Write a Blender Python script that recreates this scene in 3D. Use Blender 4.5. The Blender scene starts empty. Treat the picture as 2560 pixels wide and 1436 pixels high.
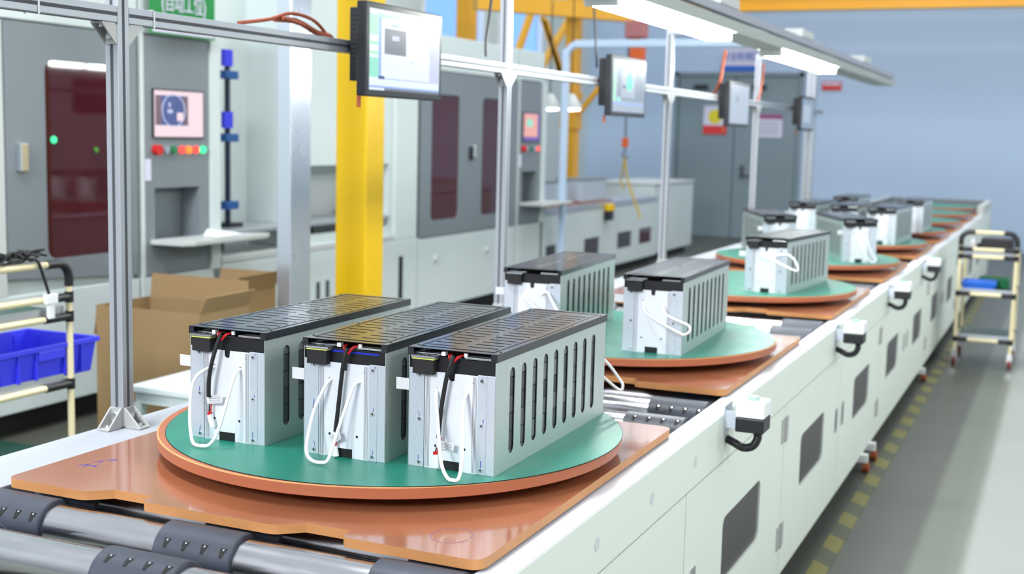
import bpy, math, random
from mathutils import Vector, Matrix
from mathutils.geometry import tessellate_polygon
random.seed(7)
PI = math.pi
S = bpy.context.scene
COL = S.collection

# ------------------------------------------------------------------ camera
cam = bpy.data.cameras.new('camera'); camo = bpy.data.objects.new('camera', cam); COL.objects.link(camo)
cam.sensor_width = 36.0; cam.lens = 3128.0 * 36.0 / 2560.0; cam.clip_start = 0.05; cam.clip_end = 200
_r = (0.913311, 0.406557, 0.023944); _u = (-0.071229, 0.101574, 0.992275); _f = (-0.400984, 0.907961, -0.121728)
CAM = Vector((1.603, -2.885, 1.82))
mw = Matrix(((_r[0], _u[0], -_f[0], CAM.x), (_r[1], _u[1], -_f[1], CAM.y), (_r[2], _u[2], -_f[2], CAM.z), (0, 0, 0, 1)))
camo.matrix_world = mw
cam.dof.use_dof = True; cam.dof.focus_distance = 2.93; cam.dof.aperture_fstop = 3.3
S.camera = camo

# ------------------------------------------------------------------ colour management, world, lights
S.view_settings.view_transform = 'Standard'; S.view_settings.look = 'None'
S.view_settings.gamma = 1.0; S.view_settings.use_curve_mapping = False
S.view_settings.exposure = 0.12
W = bpy.data.worlds.new('world'); S.world = W; W.use_nodes = True
_n = W.node_tree; _tc = _n.nodes.new('ShaderNodeTexCoord'); _sx = _n.nodes.new('ShaderNodeSeparateXYZ'); _cr = _n.nodes.new('ShaderNodeValToRGB')
_n.links.new(_tc.outputs['Generated'], _sx.inputs[0]); _n.links.new(_sx.outputs['Z'], _cr.inputs['Fac'])
_cr.color_ramp.elements[0].position = 0.0; _cr.color_ramp.elements[0].color = (0.30, 0.34, 0.38, 1)   # machines and walls of the hall near the horizon
_cr.color_ramp.elements[1].position = 0.55; _cr.color_ramp.elements[1].color = (0.86, 0.93, 1.0, 1)    # bright white ceiling
_n.links.new(_cr.outputs[0], _n.nodes['Background'].inputs[0]); _n.nodes['Background'].inputs[1].default_value = 0.85

def area_lamp(loc, sx, sy, power, col=(1, 1, 1), rot=(0, 0, 0)):
    l = bpy.data.lights.new('high_bay_and_fill_light', 'AREA'); l.shape = 'RECTANGLE'; l.size = sx; l.size_y = sy
    l.energy = power; l.color = col
    o = bpy.data.objects.new('high_bay_and_fill_light', l); COL.objects.link(o); o.location = loc; o.rotation_euler = rot
    return o
LAMPS = [((-1.6, -1.0, 7.0), 330), ((-1.2, 3.5, 8.0), 90), ((-1.2, 8.5, 8.0), 110), ((-1.6, 14.0, 8.0), 230),
         ((3.2, 14.0, 8.0), 80)]
for p, e in LAMPS:
    area_lamp(p, 1.6 if p[1] < 12 else 6.0, 0.9 if p[1] < 12 else 4.0, e, (0.96, 0.99, 1.0))

for p, e in (((7.4, -1.5, 5.2), 150), ((7.4, 4.5, 5.2), 150), ((7.4, 10.5, 5.2), 150)):      # unseen side row added to brighten faces turned right, tilted towards the conveyor
    area_lamp(p, 2.2, 2.2, e, (1.0, 1.0, 0.97), (0, math.radians(58), 0))
area_lamp((-1.0, -9.0, 5.5), 3.0, 2.0, 980, (0.93, 0.96, 1.0), (math.radians(66), 0, 0))  # unseen lamp behind the camera, added to lift front faces and back wall
# ------------------------------------------------------------------ helpers
def lin(c):
    return tuple((x / 12.92 if x <= 0.04045 else ((x + 0.055) / 1.055) ** 2.4) for x in [v / 255.0 for v in c]) + (1.0,)

def mat(name, rgb, rough=0.5, metal=0.0, var=0.0, scale=8.0, bump=0.0, bscale=200.0, emit=None, estr=0.0, coat=0.0,
        trans=0.0, stretch=None, alpha=1.0, spec=None, rvar=0.0):
    m = bpy.data.materials.new(name); m.use_nodes = True
    nt = m.node_tree; b = nt.nodes['Principled BSDF']
    c = lin(rgb)
    b.inputs['Base Color'].default_value = c
    b.inputs['Roughness'].default_value = rough; b.inputs['Metallic'].default_value = metal
    if spec is not None: b.inputs['Specular IOR Level'].default_value = spec
    if coat: b.inputs['Coat Weight'].default_value = coat; b.inputs['Coat Roughness'].default_value = 0.08
    if trans: b.inputs['Transmission Weight'].default_value = trans
    if alpha < 1: b.inputs['Alpha'].default_value = alpha
    if emit is not None:
        b.inputs['Emission Color'].default_value = lin(emit); b.inputs['Emission Strength'].default_value = estr
    if var or bump or rvar:
        tc = nt.nodes.new('ShaderNodeTexCoord'); mp = nt.nodes.new('ShaderNodeMapping')
        nt.links.new(tc.outputs['Object'], mp.inputs['Vector'])
        if stretch: mp.inputs['Scale'].default_value = stretch
        n = nt.nodes.new('ShaderNodeTexNoise'); n.inputs['Scale'].default_value = scale; n.inputs['Detail'].default_value = 4
        nt.links.new(mp.outputs[0], n.inputs['Vector'])
        if var:
            mx = nt.nodes.new('ShaderNodeMix'); mx.data_type = 'RGBA'
            mx.inputs[6].default_value = tuple(min(1, x * (1 - var)) for x in c[:3]) + (1,)
            mx.inputs[7].default_value = tuple(min(1, x * (1 + var)) for x in c[:3]) + (1,)
            nt.links.new(n.outputs['Fac'], mx.inputs[0]); nt.links.new(mx.outputs[2], b.inputs['Base Color'])
        if rvar:
            mr = nt.nodes.new('ShaderNodeMapRange'); mr.inputs['From Min'].default_value = 0.3; mr.inputs['From Max'].default_value = 0.7
            mr.inputs['To Min'].default_value = max(0, rough - rvar); mr.inputs['To Max'].default_value = rough + rvar
            nt.links.new(n.outputs['Fac'], mr.inputs['Value']); nt.links.new(mr.outputs[0], b.inputs['Roughness'])
        if bump:
            n2 = nt.nodes.new('ShaderNodeTexNoise'); n2.inputs['Scale'].default_value = bscale
            nt.links.new(mp.outputs[0], n2.inputs['Vector'])
            bp = nt.nodes.new('ShaderNodeBump'); bp.inputs['Strength'].default_value = bump; bp.inputs['Distance'].default_value = 0.001
            nt.links.new(n2.outputs['Fac'], bp.inputs['Height']); nt.links.new(bp.outputs[0], b.inputs['Normal'])
    return m

SPLIT = {'busbar', 'end_cap', 'rivet', 'lid_screw', 'pocket', 'screw', 'bolt', 'wire_plug', 'red_wire', 'foot', 'door_pull', 'rail_support', 'driver_box', 'hanger', 'clamp_band', 'webbing', 'axle', 'plinth', 'text_line', 'groove', 'rib', 'grip'}
class MB:
    def __init__(s): s.v = []; s.f = []; s.sm = []
    def add(s, vs, fs, smooth=False):
        o = len(s.v); s.v += [tuple(x) for x in vs]; s.f += [tuple(o + i for i in f) for f in fs]; s.sm += [smooth] * len(fs); return s
    def box(s, x0, x1, y0, y1, z0, z1):
        vs = [(x, y, z) for z in (z0, z1) for y in (y0, y1) for x in (x0, x1)]
        return s.add(vs, [(0, 2, 3, 1), (4, 5, 7, 6), (0, 1, 5, 4), (2, 6, 7, 3), (0, 4, 6, 2), (1, 3, 7, 5)])
    def obox(s, p0, p1, w, h, up=(0, 0, 1)):      # bar of section w x h from p0 to p1
        p0 = Vector(p0); p1 = Vector(p1); d = (p1 - p0).normalized(); u = Vector(up)
        if abs(d.dot(u)) > 0.99: u = Vector((0, 1, 0))
        r = d.cross(u).normalized(); u = r.cross(d).normalized()
        vs = []
        for p in (p0, p1):
            for a, b in ((-1, -1), (1, -1), (1, 1), (-1, 1)): vs.append(p + r * a * w / 2 + u * b * h / 2)
        return s.add(vs, [(0, 3, 2, 1), (4, 5, 6, 7), (0, 1, 5, 4), (1, 2, 6, 5), (2, 3, 7, 6), (3, 0, 4, 7)])
    def tube(s, pts, r, n=10, caps=True):
        P = [Vector(p) for p in pts]; rings = []
        t0 = (P[1] - P[0]).normalized(); u = Vector((0, 0, 1)) if abs(t0.z) < 0.9 else Vector((1, 0, 0))
        nrm = t0.cross(u).normalized()
        vs = []
        for i, p in enumerate(P):
            t = ((P[min(i + 1, len(P) - 1)] - p).normalized() + (p - P[max(i - 1, 0)]).normalized()).normalized()
            nrm = (nrm - t * nrm.dot(t)).normalized(); b = t.cross(nrm)
            rr = r[i] if isinstance(r, (list, tuple)) else r
            for k in range(n):
                a = 2 * PI * k / n; vs.append(p + (nrm * math.cos(a) + b * math.sin(a)) * rr)
        fs = []
        for i in range(len(P) - 1):
            for k in range(n):
                k2 = (k + 1) % n; fs.append((i * n + k, i * n + k2, (i + 1) * n + k2, (i + 1) * n + k))
        if caps:
            N = len(vs); fs.append(tuple(range(n - 1, -1, -1))); fs.append(tuple(range(N - n, N)))
        return s.add(vs, fs, True)
    def cyl(s, p0, p1, r, n=24, r2=None): return s.tube([p0, p1], [r, r if r2 is None else r2], n)
    def lathe(s, prof, n=96, c=(0, 0, 0)):        # profile (r,z) about z
        vs = []; fs = []
        for r, z in prof:
            for k in range(n):
                a = 2 * PI * k / n; vs.append((c[0] + r * math.cos(a), c[1] + r * math.sin(a), c[2] + z))
        for i in range(len(prof) - 1):
            for k in range(n):
                k2 = (k + 1) % n; fs.append((i * n + k, i * n + k2, (i + 1) * n + k2, (i + 1) * n + k))
        return s.add(vs, fs, True)
    def plate(s, outer, holes, t0, t1, fn):       # 2D outline with holes, thickness t0..t1; fn(a,b,t)->xyz
        loops = [outer] + list(holes)
        tri = tessellate_polygon([[Vector((a, b, 0)) for a, b in L] for L in loops])
        flat = [p for L in loops for p in L]; n = len(flat)
        vs = [fn(a, b, t0) for a, b in flat] + [fn(a, b, t1) for a, b in flat]
        fs = [tuple(t) for t in tri] + [tuple(i + n for i in reversed(t)) for t in tri]
        o = 0
        for L in loops:
            m = len(L)
            for i in range(m):
                j = (i + 1) % m; fs.append((o + i, o + j, n + o + j, n + o + i))
            o += m
        return s.add(vs, fs)
    def islands(s):
        par = list(range(len(s.v)))
        def fd(i):
            while par[i] != i: par[i] = par[par[i]]; i = par[i]
            return i
        for f in s.f:
            for k in f[1:]: par[fd(k)] = fd(f[0])
        out = {}
        for f, sm in zip(s.f, s.sm): out.setdefault(fd(f[0]), []).append((f, sm))
        res = []
        for fs in out.values():
            idx = {}; mb = MB()
            for f, sm in fs:
                for i in f:
                    if i not in idx: idx[i] = len(idx); mb.v.append(s.v[i])
                mb.f.append(tuple(idx[i] for i in f)); mb.sm.append(sm)
            res.append(mb)
        return res
    def build(s, name, m, parent=None, bevel=0.0, seg=2, loc=None):
        if name in SPLIT:
            r = None
            for mb in s.islands(): r = mb._build(name, m, parent, bevel, seg, loc)
            return r
        return s._build(name, m, parent, bevel, seg, loc)
    def _build(s, name, m, parent=None, bevel=0.0, seg=2, loc=None):
        me = bpy.data.meshes.new(name); me.from_pydata(s.v, [], s.f); me.update()
        bmfix(me)
        if len(me.polygons) == len(s.sm): me.polygons.foreach_set('use_smooth', s.sm)
        if any(s.sm): me.set_sharp_from_angle(angle=math.radians(38))
        me.materials.append(m)
        o = bpy.data.objects.new(name, me); COL.objects.link(o)
        if parent is not None: o.parent = parent
        if loc: o.location = loc
        if bevel:
            b = o.modifiers.new('bevel', 'BEVEL'); b.width = bevel; b.segments = seg; b.limit_method = 'ANGLE'; b.angle_limit = math.radians(50)
            b.harden_normals = False
        return o
import bmesh
def bmfix(me):
    b = bmesh.new(); b.from_mesh(me); bmesh.ops.recalc_face_normals(b, faces=b.faces); b.to_mesh(me); b.free()

def tag(o, label, cat, group=None, kind=None):
    if label: o['label'] = label
    if cat: o['category'] = cat
    if group: o['group'] = group
    if kind: o['kind'] = kind
    return o
def empty(name, loc=(0, 0, 0), rz=0.0, label=None, cat=None, group=None):
    o = bpy.data.objects.new(name, None); COL.objects.link(o); o.location = loc; o.rotation_euler = (0, 0, rz)
    o.empty_display_size = 0.1
    return tag(o, label, cat, group)
def struct(o): o['kind'] = 'structure'; return o
def copy_tree(o, parent=None):
    c = o.copy(); COL.objects.link(c)
    if parent is not None: c.parent = parent
    for ch in list(o.children): copy_tree(ch, c)
    return c
def stadium(cx, cy, w, h, n=6):                   # upright slot w wide h tall
    r = w / 2; pts = []
    for k in range(n + 1):
        a = PI * k / n; pts.append((cx + r * math.cos(a), cy + h / 2 - r + r * math.sin(a)))
    for k in range(n + 1):
        a = PI + PI * k / n; pts.append((cx + r * math.cos(a), cy - h / 2 + r + r * math.sin(a)))
    return pts
def rrect(x0, x1, y0, y1, r, n=5):
    pts = []
    for cx, cy, a0 in ((x1 - r, y1 - r, 0), (x0 + r, y1 - r, PI / 2), (x0 + r, y0 + r, PI), (x1 - r, y0 + r, 1.5 * PI)):
        for k in range(n + 1):
            a = a0 + PI / 2 * k / n; pts.append((cx + r * math.cos(a), cy + r * math.sin(a)))
    return pts
def circ(cx, cy, r, n=14): return [(cx + r * math.cos(2 * PI * k / n), cy + r * math.sin(2 * PI * k / n)) for k in range(n)]
def smooth_path(P, sub=5):
    P = [Vector(p) for p in P]; out = []
    for i in range(len(P) - 1):
        p0 = P[max(i - 1, 0)]; p1 = P[i]; p2 = P[i + 1]; p3 = P[min(i + 2, len(P) - 1)]
        for k in range(sub):
            t = k / sub
            out.append(0.5 * ((2 * p1) + (-p0 + p2) * t + (2 * p0 - 5 * p1 + 4 * p2 - p3) * t * t + (-p0 + 3 * p1 - 3 * p2 + p3) * t ** 3))
    out.append(P[-1]); return out
def text(name, body, size, m, loc, rot, parent=None, extrude=0.0015, align='CENTER', sx=1.0):
    c = bpy.data.curves.new(name, 'FONT'); c.body = body; c.size = size; c.extrude = extrude; c.align_x = align; c.align_y = 'CENTER'
    c.materials.append(m)
    tmp = bpy.data.objects.new(name, c); COL.objects.link(tmp)
    dg = bpy.context.evaluated_depsgraph_get(); me = bpy.data.meshes.new_from_object(tmp.evaluated_get(dg)); bpy.data.objects.remove(tmp)
    o = bpy.data.objects.new(name, me); COL.objects.link(o); o.location = loc
    if not me.materials: me.materials.append(m)
    o.rotation_euler = rot; o.scale = (sx, 1, 1)
    if parent is not None: o.parent = parent
    return o

# ------------------------------------------------------------------ materials
M = {}
M['galv'] = mat('galvanised_steel', (204, 212, 222), 0.42, 0.45, var=0.12, scale=160, bump=0.15, bscale=500)
M['galvside'] = mat('zinc_sheet', (206, 216, 214), 0.38, 0.6, var=0.05, scale=220, bump=0.1, bscale=700)
M['alu'] = mat('brushed_aluminium', (232, 235, 244), 0.42, 0.15, var=0.03, scale=40, stretch=(60, 1, 1))
M['cover'] = mat('black_gloss_cover', (24, 25, 34), 0.3, 0.0, coat=0.5, spec=0.7)
M['blackplastic'] = mat('black_plastic', (24, 24, 28), 0.4)
M['foam'] = mat('black_foam', (30, 30, 32), 0.75)
M['yellowpcb'] = mat('yellow_green_film', (214, 220, 110), 0.5)
M['chrome'] = mat('bright_metal', (225, 228, 232), 0.2, 0.9)
M['dark'] = mat('dark_inside', (14, 14, 15), 0.6)
M['matte'] = mat('matte_black', (8, 8, 10), 1.0, spec=0.05)
M['cord'] = mat('white_cord', (242, 242, 244), 0.55)
M['sleeve'] = mat('black_braided_sleeve', (22, 22, 24), 0.6, bump=0.6, bscale=600)
M['red'] = mat('red_wire', (200, 25, 25), 0.35)
M['white'] = mat('white_plastic', (236, 238, 238), 0.4)
M['tape'] = mat('clear_label', (222, 222, 226), 0.4)
M['ink'] = mat('blue_ink', (50, 50, 170), 0.6)
M['inkgrey'] = mat('faded_ink', (128, 92, 120), 0.6)
M['print'] = mat('grey_print', (150, 152, 160), 0.6)
M['mat'] = mat('green_mat', (32, 124, 104), 0.36, 0.0, var=0.06, scale=6, bump=0.08, bscale=60, rvar=0.05)
M['phen_top'] = mat('phenolic_board', (158, 98, 68), 0.2, 0.0, var=0.12, scale=4, stretch=(1, 2.5, 1), rvar=0.06, coat=0.7)
M['phen_disc'] = mat('phenolic_edge', (176, 102, 70), 0.38, 0.0, var=0.10, scale=3, stretch=(1, 1, 60))
M['cream_edge'] = mat('phenolic_bare_edge', (226, 178, 110), 0.5, var=0.1, scale=12)
M['phen_edge'] = mat('phenolic_saw_cut', (196, 136, 82), 0.5, var=0.22, scale=7, stretch=(1, 1, 3))
M['rail'] = mat('rail_top', (216, 220, 228), 0.42, 0.2, var=0.03, scale=3)
M['panel'] = mat('panel_paint', (226, 233, 224), 0.45, var=0.015, scale=2)
M['machine'] = mat('machine_white', (204, 214, 214), 0.45, var=0.015, scale=2)
M['mgrey'] = mat('machine_grey', (122, 130, 136), 0.42, var=0.04, scale=1.5)
M['redglass'] = mat('dark_red_acrylic', (70, 24, 34), 0.04, 0.0, var=0.35, scale=2.2)
M['smoke'] = mat('smoked_window', (66, 62, 66), 0.35)
M['roller'] = mat('roller_steel', (200, 200, 204), 0.2, 1.0, var=0.08, scale=5, stretch=(1, 6, 6), rvar=0.07)
M['rubber'] = mat('grey_rubber', (66, 70, 82), 0.42, var=0.15, scale=20)
M['extr'] = mat('anodised_profile', (188, 192, 200), 0.36, 0.6)
M['groove'] = mat('profile_groove', (84, 86, 92), 0.6, 0.4)
M['cast'] = mat('cast_bracket', (190, 190, 188), 0.5, 0.5)
M['yellow'] = mat('crane_yellow', (230, 186, 10), 0.38, var=0.08, scale=2)
M['crane'] = mat('crane_yellow_backlit', (222, 160, 20), 0.4, var=0.1, scale=2)  # same crane yellow, with the backlit shade put into the colour
M['stainless'] = mat('stainless_column', (206, 212, 222), 0.25, 0.8, rvar=0.06, scale=2, var=0.02)
M['ledbody'] = mat('lamp_housing', (196, 200, 198), 0.45)
M['led'] = mat('led_tube', (255, 255, 255), 0.5, emit=(250, 255, 250), estr=70.0)
M['bluewall'] = mat('blue_wall_paint', (184, 204, 230), 0.6, var=0.02, scale=0.6)
M['greydoor'] = mat('grey_door_paint', (126, 142, 150), 0.45)
M['floor'] = None
M['card'] = mat('cardboard', (138, 112, 76), 0.8, var=0.06, scale=5)
M['bin'] = mat('blue_bin_plastic', (56, 60, 226), 0.4)
M['binr'] = mat('cyan_blue_tray_plastic', (40, 110, 220), 0.4)
M['green'] = mat('green_tray_plastic', (16, 120, 70), 0.45)
M['ivory'] = mat('ivory_pipe', (232, 218, 178), 0.35)
M['bluepipe'] = mat('blue_clamp', (24, 84, 150), 0.4)
M['navy'] = mat('navy_rod', (14, 30, 60), 0.4)
M['signgreen'] = mat('sign_green', (10, 135, 60), 0.5)
M['signwhite'] = mat('sign_white', (214, 212, 232), 0.5)
M['signblue'] = mat('sign_blue', (28, 96, 200), 0.5)
M['signred'] = mat('sign_red', (214, 52, 52), 0.5)
M['signyellow'] = mat('sign_yellow', (226, 206, 40), 0.5)
M['cable'] = mat('orange_cable', (160, 74, 38), 0.5)
M['orange'] = mat('hoist_orange', (214, 92, 24), 0.45)
M['strap'] = mat('yellow_strap', (196, 160, 30), 0.7)
M['tapeyellow'] = None
M['bez'] = mat('monitor_black', (26, 27, 34), 0.35)
M['vent'] = mat('copper_end', (180, 90, 60), 0.4, 0.5)
M['caster'] = mat('caster_red', (120, 30, 30), 0.5)
def emis(name, c, s=1.0):
    m = bpy.data.materials.new(name); m.use_nodes = True; nt = m.node_tree; b = nt.nodes['Principled BSDF']
    b.inputs['Base Color'].default_value = (0.02, 0.02, 0.02, 1); b.inputs['Roughness'].default_value = 0.3
    b.inputs['Emission Color'].default_value = lin(c); b.inputs['Emission Strength'].default_value = s
    return m
M['s_white'] = emis('screen_white', (222, 234, 252), 1.0)
M['s_dim2'] = emis('screen_blue_grey', (160, 182, 208), 0.55)
M['s_dim'] = emis('screen_dim', (196, 212, 232), 0.62)
M['s_green'] = emis('screen_green', (170, 238, 200), 0.95)
M['s_teal'] = emis('screen_teal', (150, 232, 208), 0.9)
M['s_blue'] = emis('screen_blue', (150, 180, 240), 0.9)
M['s_grey'] = emis('screen_photo', (118, 122, 136), 0.8)
M['s_lilac'] = emis('screen_lilac', (200, 206, 240), 0.9)
M['s_pink'] = emis('screen_pink', (240, 214, 222), 1.0)
M['s_navy'] = emis('screen_navy', (64, 84, 150), 0.9)
M['s_mauve'] = emis('screen_mauve', (120, 96, 112), 0.8)
M['s_salmon'] = emis('screen_salmon', (238, 170, 160), 0.9)
M['s_violet'] = emis('screen_violet', (110, 84, 170), 0.9)
M['l_red'] = emis('lamp_red', (255, 70, 60), 1.6)
M['l_orange'] = emis('lamp_orange', (255, 130, 40), 1.6)
M['l_green'] = emis('lamp_green', (60, 240, 160), 1.5)
M['sky'] = emis('daylight_pane', (130, 186, 255), 1.1)

def floor_mat():
    m = bpy.data.materials.new('painted_floor'); m.use_nodes = True; nt = m.node_tree; b = nt.nodes['Principled BSDF']
    tc = nt.nodes.new('ShaderNodeTexCoord'); n = nt.nodes.new('ShaderNodeTexNoise'); n.inputs['Scale'].default_value = 1.3; n.inputs['Detail'].default_value = 5
    nt.links.new(tc.outputs['Object'], n.inputs['Vector'])
    sx = nt.nodes.new('ShaderNodeSeparateXYZ'); nt.links.new(tc.outputs['Object'], sx.inputs[0])
    r = nt.nodes.new('ShaderNodeValToRGB'); mr = nt.nodes.new('ShaderNodeMapRange')
    mr.inputs['From Min'].default_value = 0.0; mr.inputs['From Max'].default_value = 3.0
    nt.links.new(sx.outputs['X'], mr.inputs['Value']); nt.links.new(mr.outputs[0], r.inputs['Fac'])
    cr = r.color_ramp; cr.interpolation = 'LINEAR'
    cr.elements[0].position = 0.0; cr.elements[0].color = lin((80, 82, 74))
    cr.elements[1].position = 0.355; cr.elements[1].color = lin((80, 82, 74))
    for p, c in ((0.368, (108, 112, 102)), (0.425, (108, 112, 102)), (0.44, (148, 150, 145)), (1.0, (148, 150, 145))):
        e = cr.elements.new(p); e.color = lin(c)
    mx = nt.nodes.new('ShaderNodeMix'); mx.data_type = 'RGBA'; mx.blend_type = 'MULTIPLY'; mx.inputs[0].default_value = 1.0
    r2 = nt.nodes.new('ShaderNodeMapRange'); r2.inputs['To Min'].default_value = 0.85; r2.inputs['To Max'].default_value = 1.12
    nt.links.new(n.outputs['Fac'], r2.inputs['Value'])
    nt.links.new(r.outputs[0], mx.inputs[6]); nt.links.new(r2.outputs[0], mx.inputs[7]); nt.links.new(mx.outputs[2], b.inputs['Base Color'])
    b.inputs['Roughness'].default_value = 0.38
    return m
M['floor'] = floor_mat()
M['floorgreen'] = mat('green_floor_paint', (36, 74, 62), 0.4, var=0.05, scale=2)
def hazard_mat():
    m = bpy.data.materials.new('hazard_tape'); m.use_nodes = True; nt = m.node_tree; b = nt.nodes['Principled BSDF']
    tc = nt.nodes.new('ShaderNodeTexCoord'); sx = nt.nodes.new('ShaderNodeSeparateXYZ'); nt.links.new(tc.outputs['Object'], sx.inputs[0])
    a = nt.nodes.new('ShaderNodeMath'); a.operation = 'ADD'; nt.links.new(sx.outputs['Y'], a.inputs[0]); nt.links.new(sx.outputs['X'], a.inputs[1])
    mo = nt.nodes.new('ShaderNodeMath'); mo.operation = 'FRACT'; sc = nt.nodes.new('ShaderNodeMath'); sc.operation = 'MULTIPLY'; sc.inputs[1].default_value = 2.5
    nt.links.new(a.outputs[0], sc.inputs[0]); nt.links.new(sc.outputs[0], mo.inputs[0])
    g = nt.nodes.new('ShaderNodeMath'); g.operation = 'GREATER_THAN'; g.inputs[1].default_value = 0.5; nt.links.new(mo.outputs[0], g.inputs[0])
    mx = nt.nodes.new('ShaderNodeMix'); mx.data_type = 'RGBA'; mx.inputs[6].default_value = lin((84, 84, 66)); mx.inputs[7].default_value = lin((124, 119, 58))
    nt.links.new(g.outputs[0], mx.inputs[0]); nt.links.new(mx.outputs[2], b.inputs['Base Color']); b.inputs['Roughness'].default_value = 0.5
    return m
M['hazard'] = hazard_mat()
def cells_mat():
    m = bpy.data.materials.new('battery_cells'); m.use_nodes = True; nt = m.node_tree; b = nt.nodes['Principled BSDF']
    tc = nt.nodes.new('ShaderNodeTexCoord'); ck = nt.nodes.new('ShaderNodeTexBrick'); mp = nt.nodes.new('ShaderNodeMapping')
    mp.inputs['Rotation'].default_value = (0, -PI / 2, 0)
    sx = nt.nodes.new('ShaderNodeSeparateXYZ'); cx = nt.nodes.new('ShaderNodeCombineXYZ'); nt.links.new(tc.outputs['Object'], sx.inputs[0])
    nt.links.new(sx.outputs['Y'], cx.inputs[0]); nt.links.new(sx.outputs['Z'], cx.inputs[1])
    nt.links.new(cx.outputs[0], ck.inputs['Vector']); ck.inputs['Scale'].default_value = 1.0
    ck.inputs['Brick Width'].default_value = 0.062; ck.inputs['Row Height'].default_value = 0.043; ck.inputs['Mortar Size'].default_value = 0.0012
    ck.inputs['Color1'].default_value = lin((78, 80, 84)); ck.inputs['Color2'].default_value = lin((132, 134, 138)); ck.inputs['Mortar'].default_value = lin((16, 16, 18))
    nt.links.new(ck.outputs[0], b.inputs['Base Color']); b.inputs['Roughness'].default_value = 0.45
    return m
M['cells'] = cells_mat()

T = 1.04                     # height of the green mats
# ------------------------------------------------------------------ room
fl = MB().box(-12, 8, -6, 22, -0.1, 0).build('floor', M['floor']); struct(fl)
MB().box(-12, 8, 20.0, 20.2, 0, 7).build('wall_back', M['bluewall'])['kind'] = 'structure'
MB().box(8.0, 8.2, -6, 22, 0, 11).build('wall_right', M['machine'])['kind'] = 'structure'
wl = MB()
wl.box(-7.2, -7.0, -6, 20, 0, 2.45); wl.box(-7.2, -7.0, -6, 20, 5.6, 7)
ys = [-6, 8.6]
wl.box(-7.2, -7.0, -6, 8.1, 2.45, 5.6)
spans = [(8.1, 11.6), (13.2, 15.2), (15.8, 17.6)]
for a, b in ((11.6, 13.2), (15.2, 15.8), (17.6, 20)): wl.box(-7.2, -7.0, a, b, 2.45, 5.6)
struct(wl.build('wall_left', M['machine']))
for i, (a, b) in enumerate(spans):
    w = MB()
    w.box(-7.06, -6.97, a, b, 2.45, 2.5).box(-7.06, -6.97, a, b, 5.55, 5.6)
    n = max(1, int((b - a) / 1.1))
    for k in range(n + 1):
        y = a + (b - a) * k / n; w.box(-7.06, -6.97, max(a, y - 0.03), min(b, y + 0.03), 2.5, 5.55)
    wo = struct(w.build('window_%d' % (i + 1), M['white']))
    MB().box(-7.12, -7.1, a, b, 2.45, 5.6).build('pane', M['sky'], wo)
fg = MB().box(-4.6, -1.3, -3, 2.35, 0.0, 0.004).build('trim_1', M['floorgreen']); struct(fg)
tp = MB().box(0.70, 0.78, -2, 16, 0.0, 0.003).build('trim_2', M['hazard']); struct(tp)

# double door in the back wall
for i, (x0, x1) in enumerate(((-5.16, -4.10), (-4.08, -2.95))):
    d = MB().box(x0, x1, 19.93, 19.995, 0.0, 2.95).build('door_%d' % (i + 1), M['greydoor'], bevel=0.01); struct(d)
    if i: MB().box(x0 + 0.14, x0 + 0.2, 19.89, 19.93, 1.12, 1.34).box(x0 + 0.14, x0 + 0.32, 19.87, 19.89, 1.14, 1.17).build('door_handle', M['groove'], d)
    MB().box(x0 + 0.3, x0 + 0.55, 19.86, 19.93, 2.72, 2.8).build('door_closer', M['bez'], d)
fr = MB().box(-5.24, -5.17, 19.9, 19.999, 0, 3.03).box(-2.94, -2.87, 19.9, 19.999, 0, 3.03).box(-5.24, -2.87, 19.9, 19.999, 2.96, 3.03)
struct(fr.build('trim_3', M['greydoor']))

# signs on the back wall
t = empty('wall_sign', (-4.03, 19.98, 3.05), 0, 'blue and white lettered sign above the grey double doors', 'sign')
MB().box(-0.37, 0.37, -0.02, 0, 0, 0.42).build('board', M['signwhite'], t)
MB().box(-0.37, 0.37, -0.024, -0.02, 0.0, 0.10).build('stripe', M['signblue'], t)
text('lettering', '安全检测区', 0.17, M['signblue'], (0, -0.025, 0.26), (PI / 2, 0, 0), t, 0.002, sx=0.8)
t = empty('warning_poster', (-4.45, 19.92, 1.9), 0, 'white and red warning poster with a yellow disc on the grey door', 'poster')
MB().box(-0.22, 0.22, -0.01, 0, 0, 0.52).build('board', M['signwhite'], t)
MB().box(-0.22, 0.22, -0.013, -0.01, 0.0, 0.16).build('stripe', M['signred'], t)
MB().cyl((0.0, -0.016, 0.32), (0.0, -0.01, 0.32), 0.13, 28).build('disc', M['signyellow'], t)
t = empty('notice_poster', (-3.48, 19.92, 1.86), 0, 'pale lilac notice sheet with a dark red heading on the right grey door', 'poster')
MB().box(-0.27, 0.27, -0.01, 0, 0, 0.42).build('board', M['signwhite'], t)
MB().box(-0.27, 0.27, -0.013, -0.01, 0.33, 0.42).build('heading', mat('heading_red', (150, 80, 120), 0.5), t)
pl = MB()
for k in range(4): pl.box(-0.22, 0.22, -0.012, -0.01, 0.06 + k * 0.065, 0.085 + k * 0.065)
pl.build('text_line', M['print'], t)
t = empty('red_wall_sign', (-2.38, 19.995, 2.72), 0, 'small red sign on the blue wall beside the far grey column', 'sign')
MB().box(-0.17, 0.17, -0.02, 0, 0, 0.15).build('board', M['signred'], t)
MB().box(-0.15, 0.15, -0.023, -0.02, 0.09, 0.13).build('stripe', M['signwhite'], t)

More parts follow.
